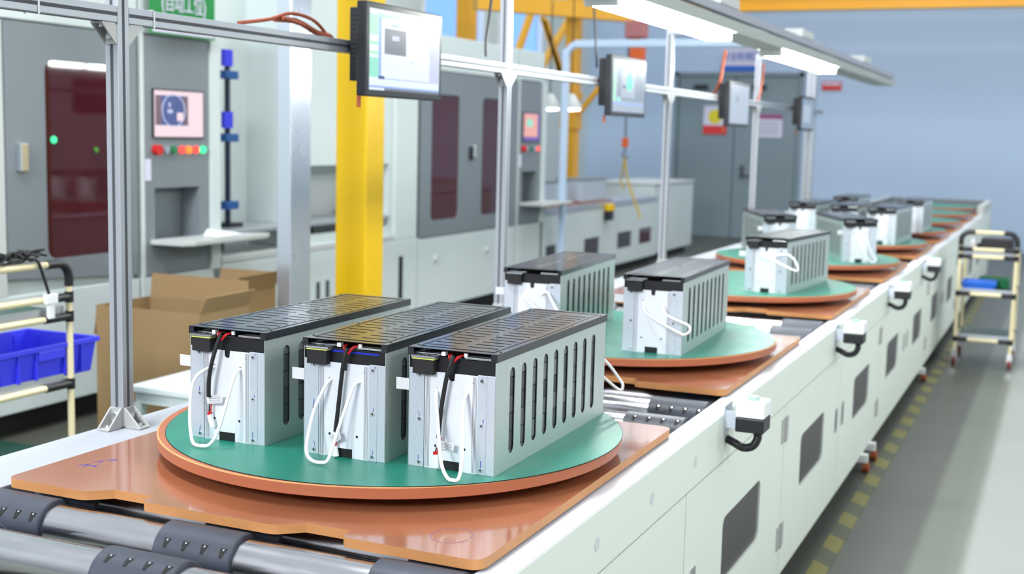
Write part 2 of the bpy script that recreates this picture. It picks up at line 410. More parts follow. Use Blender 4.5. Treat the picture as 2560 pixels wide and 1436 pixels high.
# ------------------------------------------------------------------ machine line on the left
MX = -3.85
def slab(name, y0, y1, z0, z1, m, parent, x0=MX - 0.9, x1=MX, bevel=0.0):
    return MB().box(x0, x1, y0, y1, z0, z1).build(name, m, parent, bevel)
def win_panel(name, y0, y1, z0, z1, wins, m, parent, x=MX, th=0.03):
    return MB().plate([(y0, z0), (y1, z0), (y1, z1), (y0, z1)], [rrect(*w, 0.06) for w in wins], x - th, x, lambda a, b, t: (t, a, b)).build(name, m, parent)
def cabinet(y0, y1, label, wins, hy, name='machine_enclosure', frame_end=True):
    t = empty(name, (MX, y0, 0), 0, label, 'machine')
    def P(n, *a, **k): return a
    L = lambda y: y - y0
    MB().box(-1.1, -0.05, 0.004, y1 - y0 - 0.004, 0.16, 2.388).build('body', M['machine'], t)
    MB().box(-1.1, 0.0, 0.0, y1 - y0, 2.39, 2.72).build('fascia', M['machine'], t, 0.006)
    MB().box(-1.0, 0.0, 0.0, y1 - y0, 0.15, 0.83).build('base_panel', M['machine'], t, 0.006)
    MB().box(-0.9, -0.12, 0.05, y1 - y0 - 0.05, 0.0, 0.15).build('plinth', M['dark'], t)
    return t, L
t, L = cabinet(1.5, 3.50, 'grey machine enclosure with a tall dark red window, nearest on the left', None, None)
MB().plate([(0.9, 0.93), (1.98, 0.86), (1.98, 2.38), (0.9, 2.38)], [rrect(1.20, 1.86, 1.02, 2.18, 0.07)], -0.03, 0.005, lambda a, b, q: (q, a, b)).build('door', M['mgrey'], t)
w = MB().box(-0.02, -0.008, 1.19, 1.87, 1.01, 2.19).build('window_pane', M['redglass'], t)
MB().box(0.005, 0.045, 0.97, 1.03, 1.54, 1.70).build('handle', M['chrome'], t, 0.006)
MB().box(-0.049, -0.031, 0.008, 0.85, 0.95, 2.38).build('side_bay', M['machine'], t)
MB().box(-0.03, 0.0, 0.0, 0.06, 0.83, 2.38).box(-0.03, 0.0, 0.79, 0.89, 0.83, 2.38).box(-0.03, 0, 0.06, 0.79, 1.85, 1.9).box(-0.03, 0, 0.06, 0.79, 1.35, 1.4).build('side_bay_frame', M['ledbody'], t)
MB().cyl((-0.006, 1.27, 1.72), (0.002, 1.27, 1.72), 0.022, 12).build('indicator', M['l_green'], t)
MB().cyl((-0.006, 1.62, 1.66), (0.002, 1.62, 1.66), 0.018, 12).build('indicator', mat('dim_green', (70, 130, 40), 0.4), t)

def control_panel(y0, y1, label, big=True):
    t = empty('control_cabinet', (MX, y0, 0), 0, label, 'control panel')
    w = y1 - y0
    MB().box(-1.1, 0.0, 0.0, w, 2.40, 2.72).build('fascia', M['machine'], t, 0.006)
    MB().box(-1.0, 0.0, 0.0, w, 0.15, 0.83).build('base_panel', M['machine'], t, 0.006)
    MB().box(-0.9, -0.12, 0.0, w, 0.0, 0.15).build('plinth', M['dark'], t)
    MB().box(-1.0, 0.0, -0.0, 0.035, 0.83, 2.40).box(-1.0, 0.02, w - 0.05, w + 0.05, 0.83, 2.40).build('frame', M['machine'], t)
    MB().plate([(0.036, 0.84), (w - 0.05, 0.84), (w - 0.05, 2.39), (0.036, 2.39)], [[(0.13, 1.04), (w - 0.16, 1.04), (w - 0.16, 1.41), (0.13, 1.41)]], -0.04, 0.0,
               lambda a, b, q: (q, a, b)).build('front_panel', M['mgrey'], t)
    MB().box(-0.2, -0.16, 0.1, w - 0.1, 1.0, 1.45).box(-0.16, -0.04, 0.1, 0.13, 1.0, 1.45).box(-0.16, -0.04, w - 0.16, w - 0.13, 1.0, 1.45).box(-0.16, -0.04, 0.1, w - 0.13, 1.41, 1.45).build('recess', M['mgrey'], t)
    MB().box(0.0, 0.012, 0.11, w - 0.12, 1.735, 2.055).build('screen', M['bez'], t)
    sc = [o for o in t.children if o.name.startswith('screen')][-1]
    if big:
        MB().box(0.012, 0.0125, 0.12, w - 0.13, 1.745, 2.045).build('display', M['s_pink'], sc)
        a = MB().box(0.0125, 0.013, 0.13, 0.46, 1.82, 2.015).build('display', M['s_mauve'], sc)
        a = MB().box(0.0130, 0.0135, 0.19, 0.41, 1.82, 2.015).build('display', M['s_navy'], sc)
        ring = [(0.0142, 0.31 + 0.115 * math.cos(q), 1.917 + 0.105 * math.sin(q)) for q in [2 * PI * k / 40 for k in range(41)]]
        MB().tube(ring, 0.004, 6, False).build('display', M['s_lilac'], sc)
        MB().box(0.0136, 0.0146, 0.345, 0.405, 1.85, 1.905).build('display', M['s_pink'], sc)
        MB().box(0.0136, 0.0146, 0.25, 0.30, 1.90, 1.925).box(0.0136, 0.0146, 0.26, 0.28, 1.94, 1.97).build('display', M['s_lilac'], sc)
    else:
        MB().box(0.012, 0.0125, 0.12, w - 0.13, 1.745, 2.045).build('display', M['s_violet'], sc)
        MB().box(0.0125, 0.013, 0.12, w - 0.19, 1.79, 2.04).build('display', M['s_salmon'], sc)
        MB().box(0.013, 0.0135, 0.2, 0.36, 1.9, 1.98).build('display', M['s_teal'], sc)
    cols = ['red', 'chrome', 'green', 'l_red', 'l_orange', 'l_red', 'l_green'] if big else ['red', 'chrome', 'green', 'chrome', 'l_red']
    ysp = [0.14, 0.24, 0.31, 0.40, 0.47, 0.545, 0.62] if big else [0.13, 0.24, 0.34, 0.44, 0.54]
    for c, y in zip(cols, ysp):
        MB().cyl((0, y, 1.66), (0.02 if c != 'red' else 0.04, y, 1.66), 0.026 if c != 'red' else 0.034, 16).build('push_button', M[c], t)
    MB().box(0.0, 0.006, 0.04, 0.09, 1.46, 1.60).build('name_plate', M['signwhite'], t)
    b = MB().plate([(0.0, 0.08), (0.26, 0.10), (0.30, 0.16), (0.30, w + 0.22), (0.26, w + 0.30), (0.0, w + 0.10)], [], 1.045, 1.075, lambda a, b_, q: (a, b_, q)).build('shelf', M['ledbody'], t, 0.004)
    return t
control_panel(3.52, 4.27, 'grey control cabinet with a pink-lit screen and glowing red and green buttons')
tag(MB().add([(-3.72, 3.98, 1.08), (-3.60, 3.96, 1.08), (-3.62, 4.30, 1.08), (-3.74, 4.28, 1.08), (-3.70, 4.0, 1.13), (-3.64, 4.02, 1.12), (-3.66, 4.24, 1.10), (-3.70, 4.22, 1.105)],
    [(0, 3, 2, 1), (0, 1, 5, 4), (1, 2, 6, 5), (2, 3, 7, 6), (3, 0, 4, 7), (4, 5, 6, 7)]).build('paper_bag', M['white']), 'crumpled white packet lying on the shelf of the near control cabinet', 'packet')

# middle enclosure with the open bay
t = empty('bay_enclosure', (MX, 4.36, 0), 0, 'white machine bay with an opening, behind the silver and yellow columns', 'machine')
B0 = 4.36; e = 2.92
MB().box(-1.0, 0.0, 0, e, 0.15, 0.85).build('base_panel', M['machine'], t, 0.006)
MB().box(-0.9, -0.12, 0, e, 0, 0.15).build('plinth', M['dark'], t)
MB().box(-0.7, -0.55, 0, 1.05, 0.86, 2.9).box(-0.7, -0.04, 1.05, 1.09, 0.905, 2.9).build('rear_panel', M['machine'], t)
MB().plate([(1.05, 0.86), (e - 0.44, 0.86), (e - 0.44, 2.9), (1.05, 2.9)], [[(1.1, 0.98), (e - 0.47, 0.98), (e - 0.47, 1.53), (1.1, 1.53)]], -0.10, -0.04, lambda a, b, q: (q, a, b)).build('bay_panel', M['machine'], t)
MB().box(-0.6, 0.0, e - 0.43, e - 0.02, 0.85, 2.72).build('pillar', M['machine'], t, 0.006)
MB().box(-0.55, -0.5, 1.095, e - 0.44, 0.86, 1.6).build('bay_back', M['ledbody'], t)
MB().box(-0.55, 0.0, 0, e - 0.44, 0.855, 0.90).build('worktop', M['ledbody'], t, 0.004)
MB().box(-0.45, -0.02, 0.05, e - 0.5, 1.05, 1.08).build('guide_rail', M['extr'], t, 0.004)
MB().box(-0.30, -0.25, 1.5, 1.56, 0.9, 1.05).box(-0.30, -0.25, 0.3, 0.36, 0.9, 1.05).box(-0.30, -0.25, 2.3, 2.36, 0.9, 1.05).build('rail_support', M['groove'], t)
MB().box(-0.42, -0.3, 2.26, 2.42, 1.081, 1.13).build('stop_block', M['bez'], t)
MB().box(0.0, 0.004, e - 0.35, e - 0.28, 0.27, 0.70).build('vent_slot', M['dark'], t)
MB().box(0.0, 0.004, 1.22, 1.27, 0.35, 0.6).box(0.0, 0.004, 1.36, 1.41, 0.35, 0.6).build('door_pull', M['groove'], t)

# blue pole fixture standing on the bench
t = empty('blue_clamp_stand', (-4.12, 4.79, 1.08), 0, 'dark blue upright stand with bright blue clamps on the white bench', 'stand')
MB().cyl((0, 0, 0), (0, 0, 1.2), 0.022, 12).build('pole', M['navy'], t)
MB().box(-0.08, 0.08, -0.08, 0.08, 0, 0.03).build('base', M['bez'], t)
for z in (0.16, 0.66, 1.12): MB().box(-0.05, 0.05, -0.075, 0.075, z - 0.03, z + 0.03).build('clamp', M['bluepipe'], t, 0.008)
for z in (0.73, 1.18): MB().box(0.02, 0.05, -0.10, 0.0, z - 0.0, z + 0.12).build('tag_plate', M['bin'], t)

t, L = cabinet(7.30, 9.50, 'grey machine enclosure with two narrow dark red windows beyond the monitor', None, None)
MB().plate([(0.02, 0.84), (2.18, 0.84), (2.18, 2.38), (0.02, 2.38)], [rrect(0.22, 0.80, 0.99, 2.17, 0.06), rrect(1.32, 1.90, 0.99, 2.17, 0.06)], -0.03, 0.005, lambda a, b, q: (q, a, b)).build('door', M['mgrey'], t)
for a in (0.21, 1.31): MB().box(-0.02, -0.008, a, a + 0.6, 0.98, 2.18).build('window_pane', M['redglass'], t)
MB().box(0.005, 0.03, 1.02, 1.08, 1.55, 1.68).build('handle', M['bez'], t)
MB().box(0.005, 0.01, 1.12, 1.17, 1.58, 1.70).build('lock_plate', M['ledbody'], t)
for a in (0.35, 1.5): MB().cyl((0, a, 0.62), (0.02, a, 0.62), 0.03, 12).build('panel_latch', M['ledbody'], t)
control_panel(9.53, 10.22, 'far grey control cabinet with a salmon screen beside the bright aluminium post', False)

# low conveyor section behind
t = empty('rear_conveyor', (MX, 10.3, 0), 0, 'white low conveyor cabinet with small dark windows at the rear', 'conveyor')
e = 4.3
MB().plate([(0, 0.12), (e, 0.12), (e, 0.90), (0, 0.90)], [(a, b, 0)[:0] or [(a, 0.32), (b, 0.32), (b, 0.54), (a, 0.54)] for a, b in ((0.1, 0.42), (1.35, 1.9), (2.6, 3.2), (3.52, 4.1))], -0.02, 0.0, lambda a, b, q: (q, a, b)).build('side_panel', M['machine'], t)
for k, (a, b) in enumerate(((0.1, 0.42), (1.35, 1.9), (2.6, 3.2), (3.52, 4.1))):
    MB().box(-0.03, -0.012, a - 0.01, b + 0.01, 0.31, 0.55).build('window_pane', M['smoke'] if k < 3 else M['redglass'], t)
MB().box(-0.45, -0.04, 0, e, 0.12, 0.88).build('body', M['machine'], t)
MB().box(-0.4, -0.1, 0, e, 0, 0.12).build('plinth', M['dark'], t)
MB().box(-0.45, 0.01, 0, e, 0.90, 0.97).build('top_rail', M['extr'], t, 0.004)
for i, (y, s) in enumerate(((10.75, 0.30), (12.1, 0.34))):
    b = MB().box(-4.29, -3.88, y - 0.55, y + 0.62, 0.972, 1.0).build('pallet_board', M['phen_top'], None, 0.004)
    tag(b, ['orange pallet board on the rear conveyor, under the nearer metal case', 'orange pallet board on the rear conveyor, under the farther metal case'][i], 'pallet')
    t2 = empty('metal_case', (-4.08, y, 1.002), 0.0, ['grey metal case on the rear conveyor beside the portal leg', 'two-tone grey metal case on the rear conveyor near the orange hook'][i], 'battery case')
    MB().box(-0.17, 0.17, -0.45, 0.45, 0, 0.26).build('shell', M['galv'], t2, 0.006)
    MB().box(-0.18, 0.18, -0.46, 0.46, 0.26, 0.28).build('lid', M['mgrey'], t2, 0.004)
t = empty('emergency_button', (-3.86, 12.4, 0.90), 0, 'yellow emergency button station on the rear conveyor edge', 'button')
MB().box(0.012, 0.10, -0.07, 0.07, -0.16, -0.04).build('housing', M['bez'], t, 0.005)
MB().cyl((0.056, 0, -0.04), (0.056, 0, 0.05), 0.075, 18).build('button', M['yellow'], t, 0.01)
t = empty('end_cabinet', (-3.95, 14.75, 0), 0, 'plain white end cabinet beside the grey doors', 'cabinet')
MB().box(-0.9, 0.0, 0, 2.1, 0.1, 1.12).build('body', M['machine'], t, 0.01)
MB().box(-0.8, -0.08, 0.05, 2.0, 0.0, 0.1).build('plinth', M['dark'], t)
MB().box(-0.92, 0.02, -0.02, 2.12, 1.12, 1.15).build('top', M['ledbody'], t, 0.006)

# hanging green sign over the control cabinet
t = empty('hanging_sign', (-3.79, 3.56, 2.40), 0, 'green and white station sign hung above the near control cabinet', 'sign')
MB().box(-0.012, 0.0, 0, 0.65, 0.0, 0.42).build('board', M['signgreen'], t)
MB().box(0.0, 0.003, 0.012, 0.638, 0.012, 0.115).build('white_field', M['signwhite'], t)
text('lettering', '(自动工位)', 0.14, M['signwhite'], (0.004, 0.325, 0.205), (PI / 2, 0, PI / 2), t, 0.002, sx=0.7)
text('lettering', '安全生产区', 0.075, M['signgreen'], (0.006, 0.325, 0.065), (PI / 2, 0, PI / 2), t, 0.002, sx=0.85)
MB().box(-0.012, -0.008, 0.05, 0.06, 0.42, 1.2).box(-0.012, -0.008, 0.59, 0.60, 0.42, 1.2).build('hanger', M['chrome'], t)

# ------------------------------------------------------------------ columns, crane, portal
t = empty('silver_column', (-2.37, 3.05, 0), 0, 'square silver column left of the yellow column', 'column')
MB().box(-0.046, 0.046, -0.10, 0.10, 0.02, 3.6).build('shaft', M['stainless'], t, 0.004)
MB().box(-0.12, 0.12, -0.17, 0.17, 0, 0.02).build('base_plate', M['stainless'], t)
MB().box(-0.02, 0.02, -0.102, -0.1, 2.52, 2.56).build('clip', M['bez'], t)
t = empty('yellow_column', (-2.48, 3.95, 0), 0, 'thick yellow crane column behind the nearest monitor', 'column')
MB().box(-0.11, 0.11, -0.11, 0.11, 0.03, 4.6).build('shaft', M['yellow'], t, 0.006)
MB().box(-0.22, 0.22, -0.22, 0.22, 0, 0.03).build('base_plate', M['yellow'], t)
MB().obox((0.08, 0.1, 2.68), (0.22, 0.75, 3.35), 0.09, 0.09).build('brace', M['yellow'], t)
t = empty('jib_crane', (-4.4, 12.5, 0), 0, 'yellow jib crane with diagonal braces, far behind the second monitor', 'crane')
MB().box(-0.075, 0.075, -0.1, 0.1, 0, 3.6).build('mast', M['crane'], t)
MB().obox((-0.80, -1.3, 3.42), (0.85, 0.45, 3.38), 0.16, 0.2).build('arm', M['crane'], t)
for p in (((-0.45, 0, 3.35), (-0.12, 0, 2.5)), ((0.1, 0, 2.1), (0.5, 0, 2.6)), ((0.75, 0, 2.95), (0.95, 0, 3.2)), ((-0.1, 0, 2.45), (-0.4, 0, 3.3))):
    MB().obox(p[0], p[1], 0.06, 0.06).build('brace', M['crane'], t)
MB().box(-0.10, 0.10, -0.12, 0.12, 2.28, 2.38).box(-0.12, 0.1, -0.12, 0.12, 1.9, 2.08).build('clamp_band', M['crane'], t)
# rear gantry frame seen against the windows
t = empty('rear_gantry', (-6.2, 13.0, 0), 0, 'yellow gantry frame with slanting braces in front of the bright blue windows', 'gantry')
MB().box(-0.1, 0.1, -0.12, 0.12, 0, 5.0).build('mast', M['crane'], t)
MB().obox((0.1, 1.3, 2.7), (0.1, 2.6, 4.4), 0.09, 0.09).build('brace', M['crane'], t)
MB().obox((0.1, 2.4, 2.8), (0.1, 3.9, 3.9), 0.09, 0.09).build('brace', M['crane'], t)
t = empty('chain_hoist', (-3.58, 12.5, 3.18), 0, 'orange electric chain hoist hanging from the jib crane', 'hoist')
MB().box(-0.10, 0.16, -0.1, 0.1, -0.12, 0.1).build('motor', mat('hoist_pink', (176, 110, 110), 0.5), t, 0.02)
MB().box(-0.03, 0.14, -0.09, 0.09, -0.42, -0.14).build('chain_bag', M['orange'], t, 0.02)
MB().cyl((-0.07, 0, -0.12), (-0.07, 0, -1.38), 0.012, 8).build('chain', M['groove'], t)
MB().box(-0.11, -0.03, -0.03, 0.03, -1.50, -1.38).build('hook_block', M['orange'], t, 0.01)
hp = [(-0.07, 0, -1.5), (-0.07, 0, -1.56), (-0.10, 0, -1.60), (-0.07, 0, -1.64), (-0.03, 0, -1.61)]
MB().tube(smooth_path(hp), 0.01, 8).build('hook', M['bez'], t)
t = empty('lifting_strap', (-3.65, 12.5, 1.56), 0, 'yellow lifting straps dangling from the hoist hook', 'strap')
MB().obox((0, 0, 0), (0.04, 0, -0.28), 0.05, 0.012).obox((0.04, 0, -0.28), (0.24, 0, -0.78), 0.05, 0.012).build('webbing', M['strap'], t)
MB().obox((0, 0.02, 0), (-0.05, 0.02, -0.30), 0.04, 0.012).obox((-0.05, 0.02, -0.30), (0.0, 0.02, -0.42), 0.04, 0.012).build('webbing', M['strap'], t)

t = empty('overhead_girder', (0, 17, 0), 0, 'long yellow overhead crane girder across the top right', 'girder')
MB().box(-4.9, 4.2, -0.12, 0.12, 3.82, 3.86).box(-4.9, 4.2, -0.12, 0.12, 4.12, 4.16).box(-4.9, 4.2, -0.02, 0.02, 3.86, 4.12).build('beam', M['crane'], t)
MB().box(-4.9, 4.2, 1.5, 1.74, 4.1, 4.4).build('rear_beam', M['crane'], t)
for x in (-4.6, 3.9): MB().box(x - 0.1, x + 0.1, -0.1, 0.1, 4.16, 7).box(x - 0.1, x + 0.1, 1.52, 1.72, 4.4, 7).build('hanger', M['crane'], t)
t = empty('portal_frame', (0, 10.5, 0), 0, 'pale blue-white portal frame with rounded corners spanning the aisle', 'frame')
lb = mat('portal_paint', (196, 216, 240), 0.4)
MB().box(-3.74, -3.67, -0.04, 0.04, 0, 2.78).build('leg', lb, t, 0.01)
MB().box(-0.98, -0.88, -0.05, 0.05, 0, 2.84).build('leg', M['extr'], t, 0.01)
MB().box(-3.6, -1.0, -0.04, 0.04, 2.80, 2.88).build('crossbar', lb, t, 0.01)
for s, x in ((1, -3.705), (-1, -0.93)):
    pts = [(x, 0, 2.7)] + [(x + s * 0.16 * (1 - math.cos(a)), 0, 2.68 + 0.16 * math.sin(a)) for a in [PI / 2 * k / 6 for k in range(7)]] + [(x + s * 0.3, 0, 2.84)]
    MB().tube(pts, 0.04, 10).build('corner_bend', lb, t)

# small pendant lamps
for i, x in enumerate((1378, 1428)):
    px = (-4.30, -4.02)[i]
    t = empty('pendant_lamp', (px, 11.5, 2.14), 0, ['left of two small pendant lamps by the crane mast', 'right of two small pendant lamps by the crane mast'][i], 'lamp', 'pendant lamps')
    MB().lathe([(0.02, 0.18), (0.05, 0.16), (0.13, 0.03), (0.135, 0.0)], 20).build('shade', M['ledbody'], t)
    MB().lathe([(0.0, 0.045), (0.09, 0.04), (0.115, 0.01), (0.11, -0.02), (0.0, -0.03)], 20).build('bulb', emis('bulb_glow', (255, 255, 250), 4.0), t)
    MB().cyl((0, 0, 0.18), (0, 0, 1.3), 0.008, 6).build('cord', M['bez'], t)

# ------------------------------------------------------------------ main conveyor body
RX0, RX1 = 0.585, 0.657; LX0, LX1 = -0.882, -0.665; RZ = T - 0.083
cv = empty('roller_conveyor', (0, 0, 0), 0, 'long white roller conveyor carrying the orange pallets', 'conveyor')
Y0, Y1 = -2.2, 15.3
MB().box(RX0, RX1, Y0, Y1, RZ - 0.05, RZ).build('right_rail', M['rail'], cv, 0.003)
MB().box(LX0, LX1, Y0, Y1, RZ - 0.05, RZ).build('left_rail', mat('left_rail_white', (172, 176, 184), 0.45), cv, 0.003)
MB().box(RX0, RX1 - 0.012, Y0, Y1, 0.10, RZ - 0.051).build('right_frame', M['dark'], cv)
MB().box(LX0, LX1, Y0, Y1, 0.10, RZ - 0.051).build('left_frame', M['panel'], cv)
MB().box(LX1, RX0, Y0, Y1, 0.60, 0.64).build('floor_pan', M['dark'], cv)
# upper apron strip
MB().box(RX1 - 0.01, RX1 + 0.001, Y0, Y1, 0.80, RZ - 0.003).build('apron', M['panel'], cv, 0.0015)
MB().box(0.52, 0.60, Y0, Y1, 0.0, 0.10).box(-0.82, -0.75, Y0, Y1, 0.0, 0.10).build('plinth', M['groove'], cv)
seams = [-2.05, -0.76, 0.54, 1.92, 3.23, 4.60, 5.90, 7.27, 8.57, 9.94, 11.24, 12.6, 13.9, 15.27]
for i in range(len(seams) - 1):
    a, b = seams[i] + 0.003, seams[i + 1] - 0.003
    wy0, wy1 = (a + b) / 2 - 0.27 + (0.03 if i % 2 == 0 else -0.03), (a + b) / 2 + 0.27 + (0.03 if i % 2 == 0 else -0.03)
    d = MB().plate([(a, 0.10), (b, 0.10), (b, 0.795), (a, 0.795)], [rrect(wy0, wy1, 0.375, 0.60, 0.035)], RX1 - 0.012, RX1, lambda p, q, r: (r, p, q)).build('door', M['panel'], cv)
    MB().box(RX1 - 0.0115, RX1 - 0.008, wy0 - 0.005, wy1 + 0.005, 0.37, 0.605).build('window_pane', M['smoke'], d)
    hy = b if i % 2 == 0 else a          # hinge side
    s = -1 if i % 2 == 0 else 1
    for z in (0.27, 0.70):
        h = MB().box(RX1, RX1 + 0.004, min(hy, hy + s * 0.055), max(hy, hy + s * 0.055), z - 0.048, z + 0.048)
        h.cyl((RX1 + 0.005, hy - s * 0.0, z - 0.048), (RX1 + 0.005, hy - s * 0.0, z + 0.048), 0.006, 8)
        for k in (-0.03, 0.03): h.cyl((RX1 + 0.004, hy + s * 0.03, z + k), (RX1 + 0.0055, hy + s * 0.03, z + k), 0.007, 8)
        h.build('hinge', M['cast'], d)
    ly = a + 0.09 if i % 2 == 0 else b - 0.09
    l = MB().plate(rrect(ly - 0.03, ly + 0.03, 0.43, 0.55, 0.012), [rrect(ly - 0.018, ly + 0.018, 0.45, 0.53, 0.006)], RX1, RX1 + 0.004, lambda p, q, r: (r, p, q)).build('latch', M['chrome'], d)
    MB().box(RX1, RX1 + 0.002, ly - 0.018, ly + 0.018, 0.45, 0.53).build('latch_plate', M['bez'] if i != 2 else M['chrome'], l)
for k in range(18):
    MB().cyl((RX1, -1.6 + 0.42 * k + 0.12, 0.875), (RX1 + 0.0022, -1.6 + 0.42 * k + 0.12, 0.875), 0.017, 16).build('plug', M['machine'], cv) if -0.5 < -1.6 + 0.42 * k + 0.12 < 0.75 else None
for k, y in enumerate((4.12, 4.42, 7.1)):
    f = MB().cyl((0.665, y, 0.028), (0.70, y, 0.028), 0.028, 12).build('foot_wheel', M['cable'], cv)
    MB().box(0.62, 0.69, y - 0.025, y + 0.025, 0.056, 0.10).build('foot_bracket', M['white'], cv)
# raised end enclosure
ec = MB()
ec.box(RX0, RX1, 13.6, 15.3, RZ, T + 0.03).box(-0.70, -0.66, 13.2, 15.3, RZ, T + 0.03).box(-0.70, RX1, 15.3, 15.36, 0.1, T + 0.03)
ec.build('end_wall', M['ledbody'], cv)
MB().box(-0.66, RX0, 15.28, 15.3, RZ, T + 0.03).box(-0.662, -0.655, 13.2, 15.28, RZ, T + 0.028).build('end_lining', M['mgrey'], cv)

# ------------------------------------------------------------------ rollers
def make_roller(sleeves=True):
    t = empty('conveyor_roller', (0, 0, 0))
    MB().cyl((LX1 + 0.005, 0, 0), (RX0 - 0.005, 0, 0), 0.052, 48).build('tube', M['roller'], t)
    MB().cyl((LX1, 0, 0), (LX1 + 0.004, 0, 0), 0.02, 12).cyl((RX0 - 0.004, 0, 0), (RX0, 0, 0), 0.02, 12).build('axle', M['chrome'], t)
    for x0, x1 in ((-0.655, -0.467), (-0.143, 0.058), (0.383, 0.575)):
        prof = [(x0, 0.0523), (x0, 0.0600), (x0 + 0.003, 0.0628), (x1 - 0.003, 0.0628), (x1, 0.0600), (x1, 0.0523)]
        n = 48; vs = []; fs = []
        for x, r in prof:
            for k in range(n):
                a = 2 * PI * k / n; vs.append((x, r * math.cos(a), r * math.sin(a)))
        for i in range(5):
            for k in range(n): k2 = (k + 1) % n; fs.append((i * n + k, i * n + k2, (i + 1) * n + k2, (i + 1) * n + k))
        s = MB().add(vs, fs, True).build('sleeve', M['rubber'], t)
        pk = MB(); sc = MB()
        for ang in (200, 20):          # pockets and screws, two opposite rows
            for k in range(4):
                x = x0 + 0.032 + k * (x1 - x0 - 0.055) / 3
                def P(dx, da, r): a = math.radians(ang + da); return (x + dx, r * math.cos(a), r * math.sin(a))
                R_ = 0.0634
                vs = []; fs = []
                for q in range(5):
                    da = 10 - 5 * q; hw = 0.0035 + 0.0014 * q
                    vs += [P(0.001 * q - hw, da, R_), P(0.001 * q + hw * 0.9, da, R_), P(0.001 * q - hw, da, 0.0615), P(0.001 * q + hw * 0.9, da, 0.0615)]
                for q in range(4):
                    o_ = q * 4; fs += [(o_, o_ + 1, o_ + 5, o_ + 4), (o_, o_ + 4, o_ + 6, o_ + 2), (o_ + 1, o_ + 3, o_ + 7, o_ + 5), (o_ + 2, o_ + 6, o_ + 7, o_ + 3)]
                fs += [(0, 2, 3, 1), (16, 17, 19, 18)]
                pk.add(vs, fs)
                sc.cyl(P(0.005, -6, 0.060), P(0.005, -6, 0.0655), 0.0024, 8)
        pk.build('pocket', M['dark'], s); sc.build('screw', M['chrome'], s)
        g = MB()
        for a in (math.radians(250), math.radians(70)):
            g.obox((x0 + 0.001, 0.0626 * math.cos(a), 0.0626 * math.sin(a)), (x1 - 0.001, 0.0626 * math.cos(a), 0.0626 * math.sin(a)), 0.0015, 0.0015)
        g.build('split_line', M['dark'], s)
    return t
RAX = T - 0.141
r0 = make_roller()
first = [True]
def place_roller(y, rx, label, group=None):
    o = r0 if first[0] else copy_tree(r0)
    first[0] = False
    o.location = (0, y, RAX); o.rotation_euler = (math.radians(rx), 0, 0)
    o['label'] = label; o['category'] = 'roller'
    if group: o['group'] = group
    elif 'group' in o: del o['group']
place_roller(-0.952, 102, 'steel roller lowest in the photo, its black sleeve cut by the bottom edge')
place_roller(-0.756, 128, 'steel roller just in front of the nearest orange board, with three black sleeves')
place_roller(-0.575, 60, 'steel roller half hidden under the front notches of the nearest board')
place_roller(-0.385, 20, 'steel roller hidden beneath the nearest orange board', 'rollers under the nearest board')
place_roller(0.20, 20, 'steel roller hidden beneath the nearest orange board', 'rollers under the nearest board')
place_roller(0.56, 40, 'steel roller at the back edge of the nearest orange board')
place_roller(0.80, 105, 'steel roller in the gap before the second board, nearer of the two with visible sleeves')
place_roller(1.06, 125, 'steel roller in the gap before the second board, tucked against that board')
place_roller(1.32, 10, 'steel roller hidden beneath the second orange board', 'rollers under the second board')
place_roller(2.28, 10, 'steel roller hidden beneath the second orange board', 'rollers under the second board')
place_roller(2.62, 110, 'shiny steel roller in the gap between second and third boards, nearer one')
place_roller(2.88, 20, 'white-gleaming steel roller in the gap between second and third boards, farther one')
place_roller(3.14, 0, 'steel roller at the front edge of the third orange board')
place_roller(4.62, -20, 'steel roller in the gap between the third and fourth boards, nearer one')
place_roller(4.86, -20, 'steel roller in the gap between the third and fourth boards, farther one')

# ------------------------------------------------------------------ pallets and turntables
def board_outline():
    hx0, hx1, hy = -0.622, 0.622, 0.648
    P = []
    def arc(cx, cy, r, a0, a1, n=6):
        for k in range(n + 1):
            a = math.radians(a0 + (a1 - a0) * k / n); P.append((cx + r * math.cos(a), cy + r * math.sin(a)))
    r = 0.03
    arc(hx0 + r, -hy + r, r, 180, 270)
    for c in (-0.28, 0.24):       # two notches in the front edge
        a, b = c - 0.075, c + 0.045
        arc(a - 0.045, -hy + 0.04, 0.04, -90, -55, 4); P.append((a + 0.022, -hy + 0.045)); P.append((b + 0.012, -hy + 0.045)); P.append((b + 0.014, -hy + 0.02))
        arc(b + 0.034, -hy + 0.02, 0.02, 180, 270, 4)
    arc(hx1 - r, -hy + r, r, -90, 0); arc(hx1 - r, hy - r, r, 0, 90); arc(hx0 + r, hy - r, r, 90, 180)
    return P
BO = board_outline()
def make_pallet():
    t = empty('pallet', (0, 0, 0))
    b = MB().plate(BO, [], 0, 0.0215, lambda a, b, q: (a, b, q)).build('board', M['phen_top'], t, 0.0008)
    b.data.materials.append(M['phen_edge'])
    for p in b.data.polygons:
        if abs(p.normal.z) < 0.5: p.material_index = 1
    return t
def make_disc():
    t = empty('turntable', (0, 0, 0))
    R = 0.612
    MB().lathe([(0.0, 0.0), (R - 0.003, 0.0), (R, 0.002), (R, 0.0255), (R - 0.002, 0.0275), (0, 0.0275)], 160).build('disc', M['phen_disc'], t)
    MB().lathe([(0.0, -0.0265), (0.14, -0.0265), (0.14, 0.0), (0, 0.0)], 48).build('bearing', M['chrome'], t)
    MB().lathe([(R - 0.0045, 0.0273), (R - 0.0005, 0.0262), (R - 0.0005, 0.0268), (R - 0.0045, 0.0279)], 160).build('bare_rim', M['cream_edge'], t)
    return t
pal0 = make_pallet(); dis0 = make_disc()
ordn = ['nearest', 'second', 'third', 'fourth', 'fifth', 'sixth', 'seventh', 'eighth', 'ninth']
BY = [-0.085, 1.82, 3.87, 5.68, 7.45, 9.10, 10.7, 12.3, 13.9]
